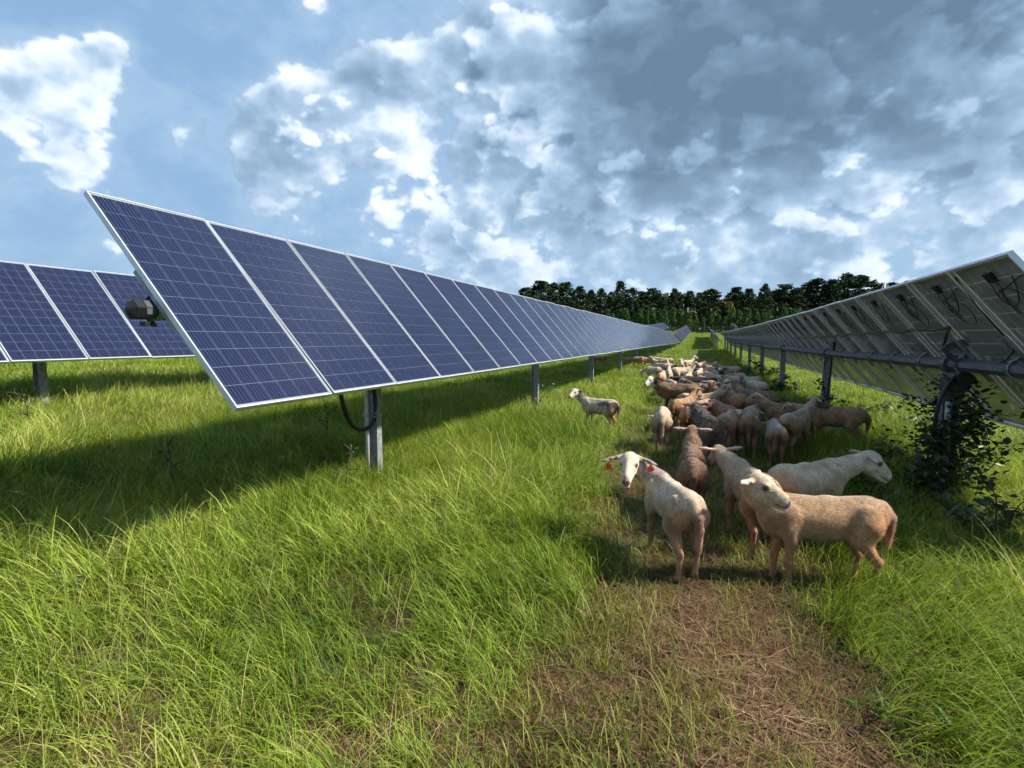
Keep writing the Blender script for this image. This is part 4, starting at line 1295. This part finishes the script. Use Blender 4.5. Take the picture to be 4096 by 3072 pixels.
# 2 lodged, combed-over grass
x, y, rr, r = wedge(6000, 1.25, 11, 1.4, 2)
fl = vnoise2(x * .8 + 31, y * .8 + 17)
right = (x > .62 + .10 * (y - 2)) & (y < 5.0)
keep = ((fl > .50) | right) & (right | (r.uniform(size=len(x)) > zone_path(x, y))) & (r.uniform(size=len(x)) > zone_dry(x, y)) & (y > .6)
x, y, right = x[keep], y[keep], right[keep]
ang = np.where(right, R(-52) + .5 * (vnoise2(x * 1.2, y * 1.2) - .5), flow(x, y))
scatter("lodged_grass", "long grass laid over in swathes", col_comb, place(x, y), yaw(ang + r.normal(0, .25, len(x))), np.where(right, .85, .8) * r.uniform(.7, 1.15, len(x)), np.ones(len(x)), r.integers(0, 4, len(x)))

# 3 short trodden grass of the lane
x, y, rr, r = wedge(17000, 1.3, 26, 1.25, 3, 50)
pth, dry = zone_path(x, y), zone_dry(x, y)
tuft = vnoise2(x * 3.3, y * 3.3)
keep = (r.uniform(size=len(x)) < pth + .20) & (r.uniform(size=len(x)) > dry * (.44 - .4 * (tuft > .48)))
x, y, rr, pth, dry = x[keep], y[keep], rr[keep], pth[keep], dry[keep]
s = (.62 + .62 * vnoise2(x * 2 + 9, y * 2)) * r.uniform(.7, 1.3, len(x)) * (1 + .018 * np.maximum(rr - 4, 0)) * (1 - .25 * dry)
scatter("lane_grass", "short trampled grass of the lane the sheep walk on", col_lane, place(x, y), yaw(r.uniform(-math.pi, math.pi, len(x))), s, r.uniform(.8, 1.3, len(x)), r.integers(0, 4, len(x)))

# 4 brown straw lying on the lane in the foreground, thinner elsewhere
x, y, rr, r = wedge(9000, 1.3, 8.5, 1.3, 4, 52)
dry = zone_dry(x, y)
keep = r.uniform(size=len(x)) < np.maximum(dry * 1.1, .16 + .12 * zone_path(x, y))
x, y = x[keep], y[keep]
scatter("dry_straw", "brown dead grass matted over the bare foreground", col_straw, place(x, y) + np.array((0, 0, .008)), yaw(r.uniform(-math.pi, math.pi, len(x))), r.uniform(.7, 1.25, len(x)), np.ones(len(x)), r.integers(0, 4, len(x)))

# 5 grass farther off, in wider clumps
x, y, rr, r = wedge(26000, 10.5, 190, 1.12, 5, 50)
pth = zone_path(x, y)
keep = (r.uniform(size=len(x)) > pth * 1.1) & (y < 186) & (np.abs(x) < 75)
x, y, rr = x[keep], y[keep], rr[keep]
s = (.62 + .5 * vnoise2(x * .5 + 4, y * .5)) * r.uniform(.75, 1.2, len(x)) * (1 + .010 * np.maximum(rr - 12, 0))
scatter("far_grass", "green grass running under the panel rows into the distance", col_far, place(x, y), yaw(r.uniform(-math.pi, math.pi, len(x))), s, 1 / (1 + .006 * np.maximum(rr - 12, 0)), r.integers(0, 4, len(x)))
x, y, rr, r = wedge(9000, 20, 185, 1.1, 6, 22)
keep = (r.uniform(size=len(x)) < zone_path(x, y))
x, y, rr = x[keep], y[keep], rr[keep]
scatter("far_lane_grass", "short mown grass of the lane beyond the flock", col_farlane, place(x, y), yaw(r.uniform(-math.pi, math.pi, len(x))), r.uniform(.7, 1.2, len(x)) * (1 + .008 * rr), 1 / (1 + .008 * rr), r.integers(0, 3, len(x)))

# broad-leaved weeds among the grass
m_weed = grass_mat("broad_weed", [(0.1, (0.035, 0.085, 0.018)), (0.5, (0.07, 0.135, 0.028)), (0.9, (0.12, 0.18, 0.04))], 0.25)
col_weed = make_collection("weed_clumps", [clump("w", m_weed, 13, .07, .09, .22, .026, .75, .8, 150 + k, 5) for k in range(3)])
x, y, rr, r = wedge(900, 1.5, 12, 1.5, 8)
keep = (vnoise2(x * .9 + 50, y * .9) > .52) & (zone_dry(x, y) < .5)
x, y = x[keep], y[keep]
scatter("broadleaf_weeds", "low broad-leaved weeds scattered through the grass", col_weed, place(x, y), yaw(r.uniform(-math.pi, math.pi, len(x))), r.uniform(.6, 1.3, len(x)), r.uniform(.8, 1.4, len(x)), r.integers(0, 3, len(x)))

# 6 seed stalks
x, y, rr, r = wedge(1300, 1.8, 13, 1.5, 7)
keep = (zone_path(x, y) < .3)
x, y = x[keep], y[keep]
scatter("seed_stalks", "thin seed stalks nodding above the tall grass", col_stalk, place(x, y), yaw(flow(x, y) + r.normal(0, .8, len(x))), r.uniform(.6, 1.0, len(x)), np.ones(len(x)), r.integers(0, 4, len(x)))

# ------------------------------------------------------------------ leafy plants
def leaf_mat(name, c0, c1):
    m, nt, b = material(name)
    oi = nt.new("ShaderNodeObjectInfo").outputs["Random"]
    geo = nt.new("ShaderNodeNewGeometry")
    n = nt.noise(geo.outputs["Position"], 3.0, 3, 0.6)
    nt.put(b.inputs["Base Color"], nt.mix(nt.math("ADD", nt.math("MULTIPLY", oi, .4), nt.math("MULTIPLY", n, .6)), c0, c1))
    b.inputs["Roughness"].default_value = 0.5
    tr = nt.new("ShaderNodeBsdfTranslucent"); nt.put(tr.inputs[0], tuple(c * .8 for c in c1))
    mx = nt.new("ShaderNodeMixShader"); mx.inputs[0].default_value = .2
    nt.l.new(b.outputs[0], mx.inputs[1]); nt.l.new(tr.outputs[0], mx.inputs[2]); nt.l.new(mx.outputs[0], nt.n["Material Output"].inputs[0])
    return m
m_vine = leaf_mat("vine_leaf", (0.022, 0.040, 0.013), (0.055, 0.090, 0.024))
m_stem = simple_mat("woody_stem", (0.045, 0.032, 0.022), .8, 0, .3, 20)

def leaf_mesh(k):
    L_, W = .075 + .012 * k, .034 + .004 * k
    v = [(0, 0, 0), (L_ * .30, W * .8, .006), (L_ * .62, W * .75, .004), (L_, 0, -.012), (L_ * .62, -W * .75, .004), (L_ * .30, -W * .8, .006), (L_ * .45, 0, -.003)]
    f = [(0, 6, 1), (1, 6, 2), (2, 6, 3), (3, 6, 4), (4, 6, 5), (5, 6, 0)]
    return new_mesh("leaf", v, f, (m_vine,))
leaf_me = [leaf_mesh(k) for k in range(3)]

def rand_rot(r):
    return Matrix.Rotation(r.uniform(0, 6.28), 4, "Z") @ Matrix.Rotation(r.uniform(-1.0, .7), 4, "Y") @ Matrix.Rotation(r.uniform(-.7, .7), 4, "X")

def leafy_plant(name, label, cat, base, stems, n_single, n_mass, group=None, leaf_scale=1.0, seed=0, spread=.09):
    """stems: lists of points (world); leaves set along them"""
    r = random.Random(seed)
    base = Vector(base)
    root = tag(link(name, None, loc=base), label, cat, group)
    spots = []
    for st in stems:
        pts = [Vector(p) - base for p in st]
        rs = [max(.0022, .007 * (1 - .7 * i / len(pts))) for i in range(len(pts))]
        link("stem", MB().tube(pts, rs, 5).mesh("stem", (m_stem,), True), root)
        for i in range(1, len(pts)):
            n = max(2, int((pts[i] - pts[i - 1]).length / .03))
            for k in range(n):
                spots.append(pts[i - 1].lerp(pts[i], k / n))
    mats = []
    for i in range(n_single + n_mass):
        p = r.choice(spots) + Vector((r.gauss(0, spread), r.gauss(0, spread), r.gauss(0, spread * .8)))
        p.z = max(p.z, .02)
        sc = r.uniform(.6, 1.25) * leaf_scale
        mats.append(Matrix.Translation(p) @ rand_rot(r) @ Matrix.Diagonal((sc, sc, sc, 1)))
    for i in range(n_single):
        link("leaf", leaf_me[i % 3], root, mats[i])
    if n_mass:
        v, f = [], []
        for i in range(n_single, n_single + n_mass):
            me = leaf_me[i % 3]; n0 = len(v)
            v += [mats[i] @ q.co for q in me.vertices]
            f += [tuple(n0 + k for k in pl.vertices) for pl in me.polygons]
        tag(link("foliage", new_mesh("foliage", v, f, (m_vine,)), root), kind="stuff")
    return root

def wander(p, d, n, step, r, gravity=-.02, curl=.35):
    p = Vector(p); d = Vector(d).normalized(); out = [p.copy()]
    for _ in range(n):
        d = (d + Vector((r.gauss(0, curl), r.gauss(0, curl), r.gauss(0, curl) + gravity))).normalized()
        p = p + d * step
        p.z = max(p.z, float(gz(p.x, p.y)) + .03)
        out.append(p.copy())
    return out

r = random.Random(21)
vx, vy = RX + roff.x, 7.0
gv = float(gz(vx, vy))
stems = []
for k in range(9):                                   # twining up the near right post
    a0 = r.uniform(0, 6.28); pts = []
    top = r.uniform(.9, 1.35)
    for i in range(16):
        t = i / 15
        rad = .12 + .05 * r.random() + .05 * math.sin(t * 3)
        pts.append((vx + rad * math.cos(a0 + t * 7) + .02, vy - .10 + rad * math.sin(a0 + t * 7), gv + .02 + top * t))
    stems.append(pts)
for k in range(20):                                  # side shoots
    z = r.uniform(.25, 1.25); a = r.uniform(0, 6.28)
    stems.append(wander((vx, vy - .1, gv + z), (math.cos(a), math.sin(a) * .7, r.uniform(-.2, .5)), r.randint(8, 14), .065, r, -.05))
leafy_plant("climbing_vine", "dark leafy vine smothering the near right post", "vine", (vx, vy, gv), stems, 280, 1150, None, .80, 31, .085)

def shrub(label, x, y, w, h, n, ns, nm, seed, group="low brambles under the right row", sc=.9):
    r = random.Random(seed); g = float(gz(x, y)); stems = []
    for k in range(n):
        bx, by = x + r.uniform(-w, w), y + r.uniform(-w, w) * .6
        stems.append(wander((bx, by, float(gz(bx, by)) + .02), (r.gauss(0, .6), r.gauss(0, .5), 1.0), r.randint(6, 10), h / 7, r, -.14, .3))
    leafy_plant("bramble", label, "bramble", (x, y, g), stems, ns, nm, group, sc, seed, .05)
shrub("dark bramble spreading right of the shaded sheep", 2.45, 7.7, .6, .48, 16, 60, 760, 41)
shrub("dark bramble at the foot of the second right post", 2.6, 12.3, .8, .8, 16, 0, 800, 43)
shrub("dark low bramble left of the vine-covered post", 1.95, 6.7, .5, .42, 13, 40, 520, 47)
shrub("dark bramble at the right edge beside the vine-covered post", 2.6, 5.6, .5, .62, 12, 40, 480, 53)
shrub("dark bramble round the fourth right post", 2.4, 25.6, .9, .8, 9, 0, 420, 59, sc=1.5)
shrub("small bramble between the second and third right posts", 2.1, 18.6, .8, .6, 8, 0, 380, 61, sc=1.3)
r = random.Random(5)
wx, wy = LX + loff.x, 12.3
leafy_plant("weed", "thin dark weed growing against the second left post", "weed", (wx, wy, float(gz(wx, wy))),
            [wander((wx + dx, wy - .15, float(gz(wx, wy)) + .02), (dx * 2.0, 0, 1), 10, .075, r, 0, .15) for dx in (-.25, -.12, .12, .28)], 0, 46, None, .8, 67, .04)
# dead weed stalks standing in the shaded grass at left
for k, (sx, sy, hh, lab) in enumerate(((-8.0, 4.6, .75, "dark branching weed stalk in the grass before the second row"), (-5.2, 4.3, .55, "thin dead weed stalk in the shade of the left row"),
                                       (-4.9, 6.4, .7, "tall thin weed stalk under the left row, behind its near end"), (-3.6, 5.0, .5, "short dark weed stalk left of the near post"))):
    g = float(gz(sx, sy)); st = [wander((sx, sy, g), (r.gauss(0, .15), 0, 1), 7, hh / 7, r, 0, .12)]
    for q in range(4):
        b0 = st[0][3 + q % 4]
        st.append(wander(b0, (r.gauss(0, .8), r.gauss(0, .8), .8), 4, hh / 14, r, 0, .2))
    leafy_plant("weed_stalk", lab, "weed", (sx, sy, g), st, 0, 26, "dead weed stalks in the left grass", .45, 80 + k, .02)

# ------------------------------------------------------------------ far trees
def foliage_mat(name, c0, c1, c2):
    m, nt, b = material(name)
    oi = nt.new("ShaderNodeObjectInfo").outputs["Random"]
    at = nt.new("ShaderNodeAttribute", attribute_name="tuft").outputs["Fac"]
    f = nt.math("ADD", nt.math("MULTIPLY", at, .7), nt.math("MULTIPLY", oi, .3))
    nt.put(b.inputs["Base Color"], nt.ramp(f, [(.1, c0), (.5, c1), (.95, c2)]))
    b.inputs["Roughness"].default_value = .8
    b.inputs["Specular IOR Level"].default_value = .15
    return m
m_pine = foliage_mat("pine_needles", (.012, .022, .009), (.026, .044, .015), (.050, .072, .022))
m_young = foliage_mat("young_pine_needles", (.030, .062, .016), (.060, .112, .028), (.105, .16, .042))
m_yellow = foliage_mat("yellow_leaves", (.10, .10, .018), (.16, .15, .025), (.22, .19, .035))
m_bark = simple_mat("pine_bark", (.045, .036, .028), .9, 0, .35, 2.0)

def crown(clumps, per, size, seed, mat, name):
    r = np.random.default_rng(seed)
    v, f, tv = [], [], []
    for c, rad, sq in clumps:
        tone = r.uniform()
        for _ in range(per):
            d = r.normal(size=3); d /= np.linalg.norm(d)
            p = np.array(c) + d * rad * np.array((1, 1, sq)) * r.uniform(.35, 1.05)
            a = r.normal(size=3); a /= np.linalg.norm(a)
            b = np.cross(a, r.normal(size=3)); b /= np.linalg.norm(b)
            s1 = size * r.uniform(.6, 1.3); s2 = s1 * r.uniform(.3, .6)
            n0 = len(v)
            v += [p - a * s1, p + b * s2, p + a * s1, p - b * s2]
            f.append((n0, n0 + 1, n0 + 2, n0 + 3)); tv += [np.clip(tone * .6 + .4 * r.uniform(), 0, 1)] * 4
    me = new_mesh(name, v, f, (mat,))
    at = me.attributes.new("tuft", "FLOAT", "POINT"); at.data.foreach_set("value", np.asarray(tv, np.float32))
    return me

def pine(seed, tall=True):
    """unit height"""
    r = random.Random(seed); cl = []; mb = MB()
    if tall:
        lean = r.uniform(-.02, .02)
        mb.tube([(0, 0, -.02), (lean * .4, 0, .4), (lean, 0, .96)], [.016, .012, .003], 7)
        z = r.uniform(.12, .34)
        while z < .97:
            t = (z - .38) / .6
            reach = .19 * (1 - max(t, 0) ** 2.2) * r.uniform(.6, 1.15) + .025
            n = r.randint(2, 4)
            a0 = r.uniform(0, 6.28)
            for k in range(n):
                a = a0 + k * 6.28 / n + r.uniform(-.5, .5); q = reach * r.uniform(.55, 1.0)
                e = Vector((lean * z + q * math.cos(a), q * math.sin(a), z + r.uniform(-.01, .035)))
                mb.tube([(lean * z, 0, z - .02), e], [.004, .0015], 4, 0, False)
                cl.append((tuple(e), r.uniform(.036, .072), .7))
            z += r.uniform(.022, .040)
        cl.append(((lean, 0, .965), .035, .9))
        return mb.mesh("trunk", (m_bark,)), crown(cl, 52, .021, seed, m_pine, "crown")
    mb.tube([(0, 0, -.02), (0, 0, .95)], [.018, .003], 6)
    z = .10
    while z < .95:
        reach = .26 * (1 - z) ** .75 * r.uniform(.8, 1.1) + .02
        for k in range(6):
            a = k * 1.047 + r.uniform(-.4, .4); q = reach * r.uniform(.6, 1)
            cl.append(((q * math.cos(a), q * math.sin(a), z + r.uniform(-.02, .05)), r.uniform(.055, .085), .9))
        z += .085
    cl.append(((0, 0, .97), .03, 1.6))
    return mb.mesh("trunk", (m_bark,)), crown(cl, 24, .035, seed, m_young, "crown")

tallv = [pine(300 + k) for k in range(6)]
youngv = [pine(400 + k, False) for k in range(4)]
r = random.Random(77)
bc = [((r.uniform(-.2, .2), r.uniform(-.2, .2), r.uniform(.35, .95)), r.uniform(.07, .13), .9) for _ in range(34)]
yel = (MB().tube([(0, 0, -.02), (.02, 0, .4), (0, 0, .8)], [.02, .014, .004], 6).mesh("trunk", (m_bark,)), crown(bc, 50, .03, 500, m_yellow, "crown"))

def tree(label, cat, x, y, hh, tk, group, rz, wd=1.0, name="pine_tree"):
    root = tag(link(name, None, loc=(x, y, float(gz(x, y)))), label, cat, group)
    root.rotation_euler = (0, 0, rz); root.scale = (hh * wd, hh * wd, hh)
    link("trunk", tk[0], root); link("crown", tk[1], root)

ORD = ["first", "second", "third", "fourth", "fifth", "sixth", "seventh", "eighth", "ninth", "tenth", "eleventh", "twelfth", "thirteenth", "fourteenth", "fifteenth", "sixteenth", "seventeenth", "eighteenth", "nineteenth", "twentieth",
       "twenty-first", "twenty-second", "twenty-third", "twenty-fourth", "twenty-fifth", "twenty-sixth", "twenty-seventh", "twenty-eighth", "twenty-ninth", "thirtieth", "thirty-first", "thirty-second", "thirty-third", "thirty-fourth"]
TALL = [(-59.6, 190.2, 15.4), (-54.8, 194.2, 16.4), (-54.0, 208.8, 16.6), (-48.1, 203.1, 17.3), (-40.0, 190.4, 14.9), (-37.8, 199.3, 13.3), (-34.4, 200.5, 15.5), (-29.6, 192.2, 13.6), (-28.4, 207.1, 17.6), (-22.4, 191.0, 13.8), (-20.2, 198.2, 12.6), (-16.6, 201.4, 15.1), (-12.8, 199.2, 11.9), (-9.4, 203.3, 14.5), (-4.5, 207.2, 15.1), (-1.2, 212.9, 13.8), (2.8, 195.4, 14.1), (10.9, 206.1, 14.2), (14.1, 195.6, 13.0), (17.9, 188.0, 14.1), (24.1, 213.3, 15.1), (24.2, 195.8, 14.8), (27.5, 196.2, 14.3), (33.6, 211.2, 16.6), (35.0, 203.2, 16.8), (38.6, 200.3, 15.5), (43.8, 208.1, 18.3), (43.1, 188.8, 15.9), (52.5, 206.4, 15.8), (54.0, 197.7, 15.3), (56.0, 190.4, 15.0)]
TALL.sort(key=lambda t: t[0] / t[1])
for i, (x, y, hh) in enumerate(TALL):
    tree("tall dark pine, %s from the left in the far tree line" % ORD[i], "pine tree", x, y, hh * r.uniform(.94, 1.1), tallv[(i * 5 + i // 6) % 6], "tall pines of the far tree line", r.uniform(0, 6.28), r.choice((.95, 1.2, 1.45, 1.8)))
tree("yellowing broadleaf tree among the far pines above the lane's end", "tree", 7.4, 200.0, 10.5, yel, None, 0.4, 1.0, "broadleaf_tree")
YX = [-30 + 62 * (i + .5) / 30 + r.uniform(-.7, .7) for i in range(30)]
for i, x in enumerate(YX):
    y = 181 + r.uniform(-2.5, 4)
    tree("young green pine, %s from the left in the row before the tall pines" % ORD[i], "pine tree", x, y, r.uniform(4.4, 7.4), youngv[i % 4], "young pines before the tree line", r.uniform(0, 6.28), r.uniform(.95, 1.25), "young_pine")
# the wood behind, one dark mass of crowns and undergrowth
wc = []
for i in range(1500):
    x = r.uniform(-85, 85); y = r.uniform(207, 232) if i % 3 else r.uniform(187, 203)
    z = float(gz(x, y)) + (r.uniform(.2, 12.4) if i % 3 else r.uniform(.2, 6.5))
    wc.append(((x, y, z), r.uniform(1.2, 2.4), .8))
tag(link("woodland", crown(wc, 34, .95, 600, m_pine, "woodland")), "dark mass of woodland filling in behind the far pines", None, None, "stuff")

# ------------------------------------------------------------------ fence before the trees
m_wire = simple_mat("fence_wire", (.20, .20, .20), .6, .4, .2, 3)
FY = 173.0
fr = tag(link("wire_fence", None, loc=(0, FY, float(gz(0, FY)))), "far wire fence along the end of the lane before the young pines", "fence")
fb2 = MB().tube([(0, 0, -.1), (0, 0, 2.2)], .045, 6)
me_fp = fb2.mesh("fence_post", (m_wire,))
for i in range(34):
    x = -33 + i * 2.4
    link("fence_post", me_fp, fr, loc=(x, 0, float(gz(x, FY) - gz(0, FY))))
for k in range(6):
    link("wire", MB().tube([(-33, 0, .25 + .36 * k), (46.2, 0, .25 + .36 * k)], .009, 4).mesh("wire", (m_wire,)), fr)
fs = tag(link("fence_sign", MB().box((0, 0, 0), (.42, .02, .34)).box((0, -.014, 0), (.34, .006, .26)).mesh("fence_sign", (simple_mat("sign_white", (.75, .75, .72), .5, 0, .05, 5),)), loc=(-.7, FY - .08, float(gz(0, FY)) + 1.45)), "small white sign hanging on the far fence", "sign")
